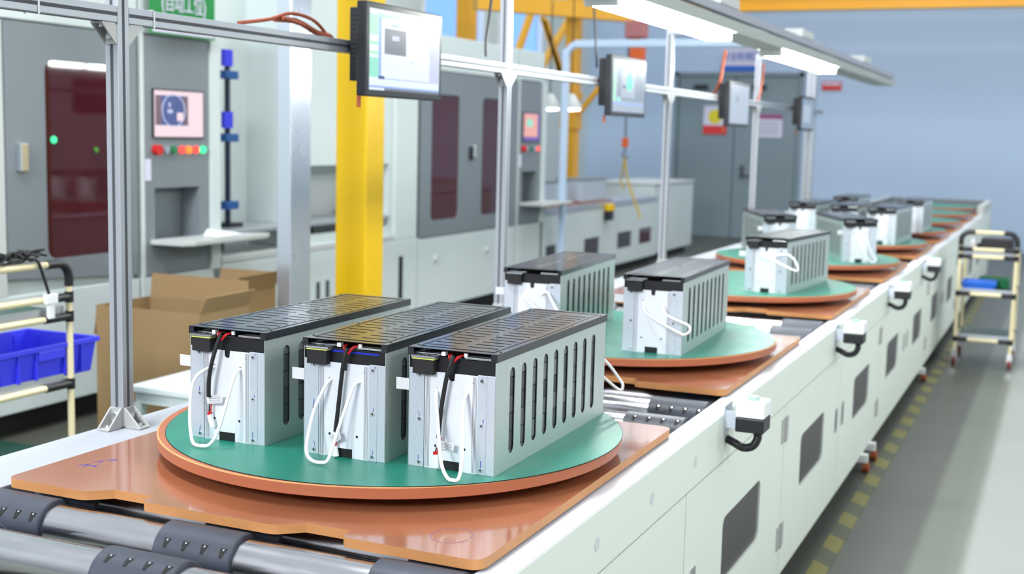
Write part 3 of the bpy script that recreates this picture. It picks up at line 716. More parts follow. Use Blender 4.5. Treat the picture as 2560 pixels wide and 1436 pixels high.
DY = [0.0, 1.842, 3.857, 5.70, 7.47, 9.12, 10.7, 12.3, 13.9]
BZ = T - 0.0775
extra = ['with two notches and a pen circle', 'behind the bare rollers', 'with a strip of white-gleaming roller in front', 'under the two side-on battery packs', 'mostly hidden behind packs',
         'showing only its right edge', 'a thin strip near the far end', 'second last of the row', 'last, against the end wall']
for i in range(9):
    p = pal0 if i == 0 else copy_tree(pal0)
    p.location = (-0.022, BY[i], BZ)
    tag(p, 'orange pallet board, %s from the camera, %s' % (ordn[i], extra[i]), 'pallet', 'orange pallet boards on the rollers')
    d = dis0 if i == 0 else copy_tree(dis0)
    d.location = (-0.01 if i == 0 else 0.0, DY[i], T - 0.028 - 0.0008)
    load = ['carrying three battery packs in a row', 'carrying two battery packs with drooping cords', 'carrying one pack with a gleaming white top', 'carrying two packs turned to the left',
            'carrying the row of three bright-fronted packs', 'carrying two small distant packs', 'empty, a thin teal strip', 'empty, next to last', 'empty, last by the end wall'][i]
    tag(d, 'round orange turntable, %s, %s' % (ordn[i], load), 'turntable', 'round turntables on the pallets')
    g = MB().lathe([(0, 0), (0.6065 if i else 0.600, 0), (0.6065 if i else 0.600, 0.0016), (0, 0.0016)], 160).build('green_mat', M['mat'])
    MB().lathe([(0.6068 if i else 0.6003, -0.0002), (0.6078 if i else 0.6013, -0.0002), (0.6078 if i else 0.6013, 0.0015), (0.6068 if i else 0.6003, 0.0015)], 160).build('edge_trim', M['dark'], g)
    g.location = (0.004 if i == 0 else 0.0, DY[i], T - 0.0011)
    tag(g, 'round green mat on the %s turntable, %s' % (ordn[i], load.replace('carrying', 'under')), 'mat', 'green mats on the turntables')
TM = T + 0.0006
# pen marks on the nearest board
cy = [(0.478 + 0.042 * math.cos(a), -0.618 + 0.05 * math.sin(a), 0) for a in [2 * PI * k / 36 for k in range(36)]]
def flat_stroke(mb, pts, w, z):
    for i in range(len(pts) - 1): mb.obox((pts[i][0], pts[i][1], z), (pts[i + 1][0], pts[i + 1][1], z), w, 0.0004)
    return mb
mk = MB(); flat_stroke(mk, [(x + 0.022, y + 0.085) for x, y, _ in cy], 0.0016, 0.0217); mk.build('pen_mark', M['inkgrey'], pal0)
mk = MB()
for st in ([(-0.575, -0.57), (-0.56, -0.545), (-0.555, -0.575)], [(-0.56, -0.56), (-0.53, -0.548)], [(-0.565, -0.53), (-0.552, -0.505), (-0.545, -0.528)], [(-0.55, -0.50), (-0.53, -0.48), (-0.535, -0.50)], [(-0.545, -0.555), (-0.525, -0.56)]):
    flat_stroke(mk, [(x + 0.022, y + 0.085) for x, y in st], 0.0022, 0.0217)
mk.build('pen_mark', M['ink'], pal0)

# ------------------------------------------------------------------ battery packs
BW, BL_ = 0.111, 0.375
HP = 0.232; HS = 0.266; HC = 0.283
def make_battery(detail=True):
    t = empty('battery_pack', (0, 0, 0))
    # long side sheets with nine slots
    ys = [-BL_ + 0.095 + k * 0.0695 for k in range(9)]
    for s in (-1, 1):
        holes = [stadium(y, 0.137, 0.030, 0.205) for y in ys]
        MB().plate([(-BL_, 0), (BL_, 0), (BL_, HS), (-BL_, HS)], holes, s * (BW - 0.0015), s * BW, lambda a, b, q: (q, a, b)).build('side_sheet', M['galvside'], t)
    MB().box(-BW + 0.005, BW - 0.005, -BL_ + 0.03, BL_ - 0.03, 0.004, HS - 0.006).build('cell_block', M['cells'], t)
    MB().box(-BW + 0.010, BW - 0.010, -BL_ + 0.034, BL_ - 0.034, HS - 0.0055, HS - 0.003).build('slot_shade_sheet', M['matte'], t)  # black sheet added to paint the shade inside the lid slots
    MB().box(-BW + 0.001, BW - 0.001, -BL_ + 0.01, BL_ - 0.01, 0.0005, 0.003).build('bottom_sheet', M['galvside'], t)
    for e in (-1, 1):
        yo = e * BL_
        y0, y1 = (yo, yo + 0.002) if e < 0 else (yo - 0.002, yo)
        yy = yo + e * 0.0
        # centre extrusion with notch, holes and grooves
        out = [(-0.069, 0), (-0.026, 0), (-0.026, 0.022), (0.022, 0.022), (0.022, 0), (0.066, 0), (0.066, HP - 0.003), (0.008, HP - 0.003), (0.006, HP - 0.020), (-0.002, HP - 0.022), (-0.008, HP - 0.018), (-0.009, HP - 0.003), (-0.069, HP - 0.003)]
        hol = [circ(-0.040, 0.054, 0.0035), circ(0.0345, 0.054, 0.0035), circ(-0.039, 0.188, 0.0042), circ(0.0385, 0.188, 0.0042), circ(0.054, 0.212, 0.0015, 8)]
        pf = MB().plate(out, hol, y0 + 0.001, y1 + 0.001 if e < 0 else y1 - 0.001, lambda a, b, q: (a, q, b)).build('end_plate', M['alu'], t)
        gr = MB()
        fy = y0 + 0.001 if e < 0 else y1 - 0.001
        for x in (-0.066, -0.063, -0.060, -0.057, 0.054, 0.057, 0.060, 0.063):
            gr.box(x - 0.0004, x + 0.0004, fy - (0.0004 if e < 0 else 0), fy + (0 if e < 0 else 0.0004), 0.002, HP - 0.006)
        gr.build('groove', M['groove'], pf)
        MB().box(-0.075, 0.072, (-BL_ + 0.003) if e < 0 else (BL_ - 0.006), (-BL_ + 0.006) if e < 0 else (BL_ - 0.003), 0.001, HP - 0.03).build('backing', M['dark'], t)
        for x0, x1, fx in ((-BW, -0.070, -0.094), (0.067, BW, 0.091)):
            fl = MB().box(x0, x1, y0, y1, 0.0, HP + (0.002 if x0 < 0 else 0.0))
            a, b = (fx + 0.002, x1) if x0 < 0 else (x0, fx - 0.002)
            fl.box(a, b, y0 - 0.0015 if e < 0 else y1, y0 if e < 0 else y1 + 0.0015, 0.0, HP)
            c = fl.build('corner_flange', M['galv'], t, 0.0012)
            bx = (a + b) / 2
            for z in (0.0115, 0.115, 0.2195):
                f0 = y0 - 0.0015 if e < 0 else y1 + 0.0015
                bo = MB().cyl((bx, f0, z), (bx, f0 + e * 0.0022, z), 0.0058, 16, 0.0050).build('bolt', M['chrome'], c)
                MB().cyl((bx, f0 + e * 0.0022, z), (bx, f0 + e * 0.0025, z), 0.0024, 6).build('socket', M['dark'], bo)
        # black band above the end plate
        MB().box(-BW + 0.003, BW - 0.003, (-BL_ + 0.006) if e < 0 else (BL_ - 0.012), (-BL_ + 0.012) if e < 0 else (BL_ - 0.006), HP - 0.03, HS - 0.003).build('insulator', M['blackplastic'], t)
        bus = MB()
        bb = -BL_ + 0.004 if e < 0 else BL_ - 0.03
        bus.box(0.030, 0.098, bb, bb + 0.026, HS - 0.001, HS + 0.004).box(-0.100, -0.03, bb + 0.01, bb + 0.03, HS + 0.000, HS + 0.003)
        bus.build('busbar', M['chrome'], t, 0.001)
        blk = MB().box(-0.094, -0.040, (yo - 0.016) if e < 0 else (yo - 0.006), (yo + 0.006) if e < 0 else (yo + 0.016), HP - 0.008, HP + 0.026).build('terminal_block', M['foam'], t, 0.001)
        MB().box(-0.095, -0.039, (yo - 0.017) if e < 0 else (yo - 0.006), (yo + 0.006) if e < 0 else (yo + 0.017), HP + 0.0265, HP + 0.0287).build('gasket', M['yellowpcb'], blk)
        MB().box(-0.098, -0.036, (yo - 0.016) if e < 0 else (yo - 0.01), (yo + 0.010) if e < 0 else (yo + 0.016), HP + 0.030, HP + 0.0345).build('terminal_plate', M['chrome'], blk)
        MB().cyl((-0.081, yo - e * -0.002, HP + 0.0345), (-0.081, yo - e * -0.002, HP + 0.036), 0.004, 10).cyl((-0.058, yo - e * -0.002, HP + 0.0345), (-0.058, yo - e * -0.002, HP + 0.036), 0.004, 10).build('rivet', M['blackplastic'], blk)
    # lid
    out = [(-BW - 0.003, -BL_ + 0.012), (-BW + 0.012, -BL_ + 0.004), (BW - 0.012, -BL_ + 0.004), (BW + 0.003, -BL_ + 0.012), (BW + 0.003, BL_ - 0.008), (BW - 0.01, BL_), (-BW + 0.01, BL_), (-BW - 0.003, BL_ - 0.008)]
    out = [(-BW - 0.003, -BL_ - 0.001), (BW + 0.003, -BL_ - 0.001), (BW + 0.003, BL_ + 0.001), (-BW - 0.003, BL_ + 0.001)]
    holes = []
    for k in range(17):
        y = -0.325 + k * 0.0395
        holes.append(rrect(-0.088, -0.014, y, y + 0.0085, 0.0030, 2))
        y += 0.012
        if k < 16: holes.append(rrect(0.010, 0.084, y, y + 0.0085, 0.0030, 2))
    lid = MB().plate(out, holes, HC - 0.0016, HC, lambda a, b, q: (a, b, q)).build('lid', M['cover'], t)
    lip = MB()
    for s in (-1, 1): lip.box(min(s * (BW + 0.0015), s * (BW + 0.003)), max(s * (BW + 0.0015), s * (BW + 0.003)), -BL_ - 0.001, BL_ + 0.001, HS - 0.002, HC - 0.0016)
    for e in (-1, 1):
        for s in (-1, 1):
            xa, xb = sorted((s * (BW - 0.012), s * (BW + 0.003))); ya, yb = sorted((e * (BL_ + 0.0), e * (BL_ + 0.002)))
            lip.box(xa, xb, ya, yb, HS - 0.002, HC - 0.0016)
    lip.build('lid_lip', M['cover'], t)
    rd = MB()
    ring = [(-0.096, -0.350), (0.094, -0.352), (0.096, -0.15), (0.102, -0.10), (0.102, 0.10), (0.096, 0.15), (0.096, 0.352), (-0.096, 0.352), (-0.096, 0.15), (-0.102, 0.10), (-0.102, -0.10), (-0.096, -0.15), (-0.096, -0.350)]
    for i in range(12): rd.obox((ring[i][0], ring[i][1], HC + 0.0004), (ring[i + 1][0], ring[i + 1][1], HC + 0.0004), 0.0022, 0.0016)
    rd.build('lid_ridge', M['cover'], t)
    sc = MB()
    for x in (-0.106, 0.106):
        for y in (-0.34, -0.12, 0.12, 0.34): sc.cyl((x, y, HC), (x, y, HC + 0.0012), 0.003, 8)
    sc.build('lid_screw', M['blackplastic'], t)
    em = MB()
    for k in range(7): em.box(-0.005, 0.005, -0.02 + k * 0.010, -0.0145 + k * 0.010, HC, HC + 0.0008)
    em.build('embossed_mark', M['cover'], t)
    tb = MB().box(-BW - 0.036, -BW + 0.0, -BL_ + 0.004, -BL_ + 0.006, 0.178, 0.206).build('side_tab', M['tape'], t, 0.0006)
    return t
bat0 = make_battery()
pen = [(0.010, -0.006), (-0.002, -0.012), (0.0, -0.014)]
def pen_marks(t, seed):
    rnd = random.Random(seed); mk = MB()
    for x in (-0.081, 0.0795):
        for z in (0.0115, 0.115, 0.2195):
            y = -BL_ - 0.0019; x0 = x + rnd.uniform(-0.003, 0.003)
            z1 = min(z + rnd.uniform(0.010, 0.022), 0.229)
            mk.obox((x0, y, z + 0.004), (x0 + rnd.uniform(-0.004, 0.004), y, z1), 0.0013, 0.0006)
    mk.build('pen_mark', M['ink'], t)
def cord(t, pts, r=0.0042, name='cord_loop'):
    pts = [(x, y, max(z, 0.0065)) for x, y, z in pts]
    MB().tube(smooth_path(pts), r, 10).build(name, M['cord'], t)
def harness(t, pts, lab, con, split=True):
    p = smooth_path([(x, y - 0.004, z) for x, y, z in pts])
    MB().tube(p, 0.0052, 10).build('cable_sleeve', M['sleeve'], t)
    x, y, z = pts[0]
    w = MB()
    for dx in (-0.018, -0.012, 0.014, 0.022):
        w.tube(smooth_path([(x + dx, y + 0.02, HS + 0.007), (x + dx * 0.7, y + 0.0, HS + 0.004), (x + dx * 0.15, y - 0.006, z - 0.015)], 4), 0.0014, 6)
    w.build('red_wire', M['red'], t)
    MB().cyl((x + 0.026, y + 0.012, HS + 0.003), (x + 0.026, y + 0.012, HS + 0.012), 0.005, 10).box(x - 0.034, x - 0.024, y + 0.006, y + 0.02, HS + 0.002, HS + 0.011).build('wire_plug', M['white'], t)
    lb = MB(); (x0, z0), (x1, z1), (x2, z2), (x3, z3) = lab; yy = -BL_ - 0.014
    lb.add([(x0, yy, z0), (x1, yy - 0.004, z1), (x2, yy - 0.004, z2), (x3, yy, z3), (x0, yy + 0.0006, z0), (x1, yy - 0.0034, z1), (x2, yy - 0.0034, z2), (x3, yy + 0.0006, z3)],
           [(0, 1, 2, 3), (7, 6, 5, 4), (0, 4, 5, 1), (1, 5, 6, 2), (2, 6, 7, 3), (3, 7, 4, 0)])
    lo = lb.build('cable_label', M['tape'], t)
    pr = MB()
    for k in range(4):
        f = 0.2 + 0.2 * k
        a = (x0 + (x3 - x0) * f + (x1 - x0) * 0.12, yy - 0.0012, z0 + (z3 - z0) * f + (z1 - z0) * 0.12); b = (x0 + (x3 - x0) * f + (x1 - x0) * 0.85, yy - 0.0042, z0 + (z3 - z0) * f + (z1 - z0) * 0.85)
        pr.obox(a, b, 0.0006, 0.0008)
    pr.build('label_print', M['print'], lo)
    (cx, cz), (dx, dz) = con
    ex, ez = pts[-1][0], pts[-1][2]
    MB().tube([(ex - 0.002, yy + 0.003, ez), (cx, yy + 0.003, cz)], 0.0016, 6).build('black_wire', M['sleeve'], t)
    MB().tube([(ex + 0.003, yy + 0.003, ez), (cx + 0.004, yy + 0.003, cz)], 0.0016, 6).build('red_wire', M['red'], t)
    c = MB().obox((cx + 0.001, yy + 0.003, cz - 0.003), (dx, yy + 0.003, max(dz, 0.004)), 0.013, 0.007, (0, 1, 0)).build('plug', M['white'], t, 0.0008)
    MB().box(cx - 0.004, cx + 0.006, yy, yy + 0.006, cz - 0.004, cz + 0.004).build('plug_core', M['red'], c)

def place_battery(x, y, rot, label, group, use=None):
    o = bat0 if use else copy_tree(bat0)
    o.location = (x, y, TM); o.rotation_euler = (0, 0, math.radians(rot))
    tag(o, label, 'battery pack', group); return o
# clean copies are taken from bat0 before it gets its own cords
G1 = 'battery packs on the nearest turntable'
b2 = place_battery(0.054, 0.003, 1.5, 'battery pack in the middle of the near row of three, black cable hanging straight', G1)
b3 = place_battery(0.336, 0.022, 0.5, 'nearest right battery pack, its slotted right side fully visible', G1)
GM = 'battery packs on the second turntable'
c1 = place_battery(0.246, 1.798, 2, 'battery pack on the second turntable in front, white cord reaching to its right corner', GM)
c2 = place_battery(-0.219, 1.742, 4, 'battery pack on the left of the second turntable, partly behind the near row', GM)
d1 = place_battery(0.25, 3.857, -6, 'lone battery pack on the third turntable with white-gleaming lid', None)
G4 = 'battery packs on the fourth turntable'
e1 = place_battery(0.229, 5.808, 24, 'right battery pack on the fourth turntable showing its bluish left side', G4)
e2 = place_battery(-0.291, 5.80, 24, 'left battery pack on the fourth turntable showing its bluish left side', G4)
G5 = 'battery packs on the fifth turntable'
f1 = place_battery(0.315, 7.48, -3, 'right bright-fronted battery pack on the fifth turntable', G5)
f2 = place_battery(0.015, 7.57, -3, 'middle battery pack on the fifth turntable, only its lid end showing', G5)
f3 = place_battery(-0.33, 7.68, -3, 'left bright-fronted battery pack on the fifth turntable beside the fourth pair', G5)
G6 = 'battery packs on the sixth turntable'
g1 = place_battery(0.345, 8.93, 0, 'right battery pack on the sixth turntable, a narrow bright front', G6)
g2 = place_battery(-0.24, 9.1, 0, 'left battery pack on the sixth turntable, its lid just above nearer packs', G6)
b1 = place_battery(-0.276, -0.001, 0.7, 'leftmost battery pack of the near row of three, cable curving left', G1, True)
for o, sd in ((b1, 1), (b2, 2), (b3, 3)): pen_marks(o, sd)
for o in (c1, c2, d1, e1, e2, f1, f2, f3, g1, g2):
    for ch in list(o.children_recursive):
        if ch.name.startswith('gasket'): bpy.data.objects.remove(ch)
cord(b1, [(-0.038, -0.372, 0.186), (-0.05, -0.395, 0.18), (-0.065, -0.415, 0.162), (-0.072, -0.425, 0.123), (-0.064, -0.44, 0.06), (-0.050, -0.453, 0.022), (-0.034, -0.463, 0.008), (-0.010, -0.465, 0.006), (0.010, -0.46, 0.012), (0.026, -0.45, 0.043), (0.034, -0.425, 0.11), (0.036, -0.405, 0.155), (0.038, -0.39, 0.18), (0.039, -0.372, 0.186)])
cord(b2, [(-0.035, -0.372, 0.19), (-0.045, -0.39, 0.169), (-0.065, -0.405, 0.112), (-0.066, -0.43, 0.055), (-0.060, -0.445, 0.022), (-0.041, -0.455, 0.008), (-0.012, -0.46, 0.006), (0.002, -0.45, 0.014), (0.008, -0.425, 0.066), (0.022, -0.405, 0.131), (0.035, -0.39, 0.182), (0.042, -0.372, 0.188)])
cord(b3, [(-0.04, -0.372, 0.188), (-0.031, -0.39, 0.168), (-0.012, -0.415, 0.10), (0.012, -0.445, 0.035), (0.034, -0.46, 0.010), (0.050, -0.465, 0.006), (0.064, -0.462, 0.012), (0.063, -0.445, 0.051), (0.050, -0.418, 0.12), (0.042, -0.395, 0.172), (0.039, -0.372, 0.19)])
harness(b1, [(-0.012, -0.380, 0.27), (-0.017, -0.388, 0.247), (-0.026, -0.395, 0.208), (-0.036, -0.395, 0.165), (-0.042, -0.39, 0.112)], [(-0.053, 0.113), (0.0, 0.121), (-0.003, 0.100), (-0.050, 0.092)], [(-0.046, 0.068), (-0.036, 0.034)])
harness(b2, [(0.014, -0.382, 0.269), (0.008, -0.387, 0.241), (0.001, -0.387, 0.192), (-0.008, -0.387, 0.114), (-0.014, -0.387, 0.066)], [(-0.033, 0.052), (-0.002, 0.070), (0.003, 0.050), (-0.024, 0.034)], [(-0.020, 0.032), (-0.014, 0.004)])
harness(b3, [(0.006, -0.380, 0.272), (0.005, -0.388, 0.255), (-0.003, -0.39, 0.227), (-0.016, -0.39, 0.151), (-0.022, -0.39, 0.079)], [(-0.032, 0.073), (0.018, 0.070), (0.016, 0.052), (-0.030, 0.055)], [(-0.034, 0.040), (-0.030, 0.006)])
MB().box(-0.098, 0.09, -BL_ + 0.0045, -BL_ + 0.0055, HS - 0.012, HS - 0.008).build('blue_strip', mat('blue_film', (30, 50, 200), 0.4), b2)
cord(c1, [(-0.039, -0.372, 0.188), (-0.02, -0.395, 0.15), (0.035, -0.425, 0.125), (0.127, -0.465, 0.095), (0.150, -0.475, 0.095), (0.164, -0.475, 0.110), (0.155, -0.462, 0.125), (0.12, -0.445, 0.134), (0.065, -0.415, 0.148), (0.045, -0.39, 0.168), (0.0385, -0.372, 0.188)])
cord(c2, [(-0.039, -0.372, 0.188), (-0.001, -0.405, 0.164), (0.068, -0.455, 0.13), (0.121, -0.475, 0.115), (0.136, -0.470, 0.130), (0.095, -0.425, 0.173), (0.066, -0.395, 0.201), (0.0385, -0.372, 0.188)])
cord(d1, [(-0.039, -0.372, 0.188), (0.069, -0.425, 0.167), (0.18, -0.475, 0.135), (0.200, -0.478, 0.145), (0.171, -0.455, 0.187), (0.116, -0.415, 0.206), (0.0385, -0.372, 0.188)])
cord(e1, [(-0.039, -0.372, 0.180), (0.025, -0.405, 0.065), (0.062, -0.425, 0.012), (0.085, -0.435, 0.008), (0.100, -0.425, 0.030), (0.077, -0.405, 0.06), (0.0385, -0.372, 0.180)])
for o in (f1, f3): cord(o, [(-0.039, -0.372, 0.188), (-0.02, -0.42, 0.09), (0.0, -0.44, 0.05), (0.03, -0.42, 0.08), (0.0385, -0.372, 0.188)])
cord(b3, [(0.03, 0.372, 0.188), (0.06, 0.41, 0.170), (0.10, 0.43, 0.135), (0.13, 0.45, 0.09), (0.142, 0.452, 0.070), (0.134, 0.448, 0.056), (0.10, 0.42, 0.09), (0.05, 0.395, 0.14), (-0.03, 0.372, 0.188)])
cord(c2, [(0.03, 0.372, 0.188), (0.075, 0.41, 0.13), (0.094, 0.44, 0.075), (0.096, 0.43, 0.045), (0.083, 0.405, 0.03), (0.05, 0.395, 0.09), (-0.03, 0.372, 0.188)])
for o in (b1, b2): cord(o, [(0.03, 0.372, 0.188), (0.02, 0.42, 0.10), (0.0, 0.44, 0.04), (-0.02, 0.42, 0.10), (-0.03, 0.372, 0.188)])

# ------------------------------------------------------------------ control boxes on the conveyor side
def make_switch():
    t = empty('push_button_box', (0, 0, 0))
    MB().box(0.0, 0.003, -0.045, 0.055, -0.11, -0.02).box(0.003, 0.042, -0.04, -0.037, -0.09, -0.035).build('bracket', M['galv'], t)
    MB().box(0.038, 0.128, -0.05, 0.05, -0.098, -0.052).build('lower_housing', M['blackplastic'], t, 0.004)
    MB().box(0.038, 0.128, -0.05, 0.05, -0.051, 0.0).build('upper_housing', M['white'], t, 0.004)
    MB().lathe([(0.019, 0.0), (0.019, 0.008), (0.017, 0.012), (0.0, 0.012)], 20, (0.083, 0, 0)).build('push_button', M['l_clear'] if 'l_clear' in M else M['machine'], t)
    pts = [(0.10, 0.0, -0.098), (0.10, 0.0, -0.125), (0.085, 0.0, -0.150), (0.055, 0.0, -0.158), (0.025, 0.0, -0.145), (0.0, 0.0, -0.135)]
    pts = smooth_path(pts, 8); rs = [0.0125 + (0.0015 if i % 2 else 0.0) for i in range(len(pts))]
    MB().tube(pts, rs, 14).build('conduit', M['blackplastic'], t)
    return t
M['l_clear'] = mat('clear_green_button', (180, 214, 200), 0.15, trans=0.3)
sw0 = make_switch()
where = ['nearest the camera', 'second from the camera', 'third from the camera', 'farthest, by the tool cart']
for i, (y, z) in enumerate(((0.98, 1.003), (3.03, 0.99), (4.85, 0.995), (6.72, 0.985))):
    o = sw0 if i == 0 else copy_tree(sw0)
    o.location = (RX1 + 0.001, y, z)
    tag(o, 'white and black push-button box on the conveyor side, %s' % where[i], 'switch', 'push-button boxes along the conveyor')

# ------------------------------------------------------------------ aluminium frame
def profile(mb_parent, name, p0, p1, w=0.045, axis='z'):
    o = MB().obox(p0, p1, w, w).build(name, M['extr'], mb_parent, 0.0015)
    g = MB(); p0 = Vector(p0); p1 = Vector(p1); d = (p1 - p0).normalized()
    u = Vector((0, 0, 1)) if abs(d.z) < 0.9 else Vector((0, 1, 0)); r = d.cross(u).normalized(); u = r.cross(d).normalized()
    for n in (r, -r, u, -u):
        q = d.cross(n); a = p0 + n * (w / 2); b = p1 + n * (w / 2)
        g.obox(a, b, 0.010 if abs(n.dot(r)) > 0.5 else 0.0012, 0.0012 if abs(n.dot(r)) > 0.5 else 0.010, u)
    g2 = MB()
    for n in (r, -r, u, -u):
        s = d.cross(n).normalized(); c0 = p0 + n * (w / 2 + 0.0004); c1 = p1 + n * (w / 2 + 0.0004)
        vs = [c0 + s * 0.005, c0 - s * 0.005, c1 - s * 0.005, c1 + s * 0.005]
        vs2 = [v - n * 0.0008 for v in vs]
        g2.add(vs + vs2, [(0, 1, 2, 3), (7, 6, 5, 4), (0, 4, 5, 1), (1, 5, 6, 2), (2, 6, 7, 3), (3, 7, 4, 0)])
    g2.build('groove', M['groove'], o)
    return o
PX = -0.84; BZ_ = T + 1.08
fr = empty('aluminium_frame', (PX, 0, 0), 0, 'aluminium profile frame with posts and beam along the conveyor, carrying the monitors', 'frame')
py = [-0.107, 2.51, 5.11, 7.64, 9.95]
ptop = [2.4855] * 5
for i, y in enumerate(py):
    profile(fr, 'post', (0, y, RZ + 0.001), (0, y, ptop[i]))
bounds = [-2.2] + py + [10.6]
for i in range(len(bounds) - 1):
    a = bounds[i] + (0.0235 if i else 0); b = bounds[i + 1] - (0.0235 if i < len(bounds) - 2 else 0)
    profile(fr, 'beam', (0, a, BZ_), (0, b, BZ_))
# cast corner brackets with bolts
def bracket(parent, loc, sy, flip=1, name='bracket', sx=None):
    w = 0.042; h = 0.058
    b = MB()
    def tr(a, q, z):       # a across, q outward, z up
        return (loc[0] + (a if sx is None else sx * q), loc[1] + (sy * q if sx is None else a), loc[2] + flip * z)
    def bx(a0, a1, q0, q1, z0, z1):
        vs = [tr(a, q, z) for z in (z0, z1) for q in (q0, q1) for a in (a0, a1)]
        b.add(vs, [(0, 2, 3, 1), (4, 5, 7, 6), (0, 1, 5, 4), (2, 6, 7, 3), (0, 4, 6, 2), (1, 3, 7, 5)])
    bx(-w / 2, w / 2, 0, 0.005, 0, h); bx(-w / 2, w / 2, 0, h, 0, 0.005)
    for a in (-w / 2, w / 2 - 0.005):
        vs = [tr(x, q, z) for x in (a, a + 0.005) for q, z in ((0.004, 0.004), (h, 0.004), (0.004, h))]
        b.add(vs, [(0, 1, 2), (5, 4, 3), (0, 3, 4, 1), (1, 4, 5, 2), (2, 5, 3, 0)])
    o = b.build(name, M['cast'], parent, 0.0008)
    c = MB(); c.cyl(tr(0, 0.005, 0.036), tr(0, 0.014, 0.036), 0.009, 12); c.cyl(tr(0, 0.036, 0.005), tr(0, 0.036, 0.014), 0.009, 12)
    c.build('bolt', M['chrome'], o)
    return o
for y in py:
    bracket(fr, (0, y - 0.0235, RZ + 0.001), -1)
    bracket(fr, (0.0235, y, RZ + 0.001), 1, 1, 'bracket', 1)
    bracket(fr, (0, y - 0.0235, BZ_ - 0.0235), -1, -1)
    bracket(fr, (0, y + 0.0235, BZ_ - 0.0235), 1, -1)
for k, yy in enumerate((0.0, 0.02)): pass
# cable ties and bundled orange cables on the beam
def tie(y, label):
    o = MB()
    for s in (1,):
        o.box(0.0238, 0.0250, y - 0.003, y + 0.003, BZ_ - 0.026, BZ_ + 0.026).box(-0.025, 0.025, y - 0.003, y + 0.003, BZ_ + 0.0238, BZ_ + 0.026).box(-0.025, -0.0238, y - 0.003, y + 0.003, BZ_ - 0.026, BZ_ + 0.026)
    t = o.build('cable_tie', M['white']); t.location = (PX, 0, 0); tag(t, label, 'cable tie')
tie(-0.42, 'white cable tie around the beam left of the nearest post')
tie(0.02, 'white cable tie around the beam right of the nearest post')
oc = MB()
oc.tube(smooth_path([(PX, 0.45, BZ_ + 0.028), (PX, 0.62, BZ_ + 0.055), (PX, 0.74, BZ_ + 0.085), (PX + 0.01, 0.86, BZ_ + 0.075), (PX - 0.01, 0.98, BZ_ + 0.035), (PX - 0.04, 1.06, BZ_ - 0.0)], 5), 0.006, 8)
oc.tube(smooth_path([(PX - 0.01, 0.66, BZ_ + 0.06), (PX, 0.78, BZ_ + 0.062), (PX, 0.90, BZ_ + 0.035), (PX - 0.01, 1.0, BZ_ + 0.03), (PX - 0.04, 1.08, BZ_ + 0.01)], 5), 0.010, 8)
oc.tube(smooth_path([(PX + 0.01, 0.68, BZ_ + 0.065), (PX + 0.01, 0.82, BZ_ + 0.05), (PX + 0.0, 0.93, BZ_ + 0.032), (PX - 0.03, 1.05, BZ_ + 0.02)], 5), 0.007, 8)
tag(oc.build('orange_cable_bundle', M['cable']), 'orange cable bundle arching over the beam beside the nearest monitor', 'cable')
oc = MB()
oc.tube(smooth_path([(PX + 0.03, 6.42, 2.47), (PX + 0.03, 6.36, 2.36), (PX + 0.02, 6.33, 2.24), (PX - 0.03, 6.36, 2.14)], 5), 0.012, 8)
tag(oc.build('orange_cable', M['cable']), 'orange cable dropping onto the third monitor', 'cable')
oc = MB()
oc.tube(smooth_path([(PX + 0.05, 7.62, 2.45), (PX + 0.045, 7.60, 2.3), (PX + 0.03, 7.55, 2.16), (PX - 0.03, 7.50, 2.09)], 5), 0.008, 8)
tag(oc.build('orange_cable', M['cable']), 'thin orange cable running down the fourth post', 'cable')
oc = MB().tube(smooth_path([(PX - 0.05, 3.75, 2.9), (PX - 0.045, 3.77, 2.6), (PX - 0.03, 3.80, 2.30), (PX - 0.03, 3.82, 2.20)], 5), 0.006, 8)
tag(oc.build('black_cable', M['bez']), 'black cable hanging down behind the second monitor', 'cable')
oc = MB().tube(smooth_path([(PX - 0.035, 2.45, 2.62), (PX - 0.05, 2.44, 2.4), (PX - 0.05, 2.40, 2.24), (PX - 0.04, 2.38, 2.17)], 5), 0.007, 8)
tag(oc.build('grey_cable', M['bez']), 'dark cable hanging along the second post above the beam', 'cable')

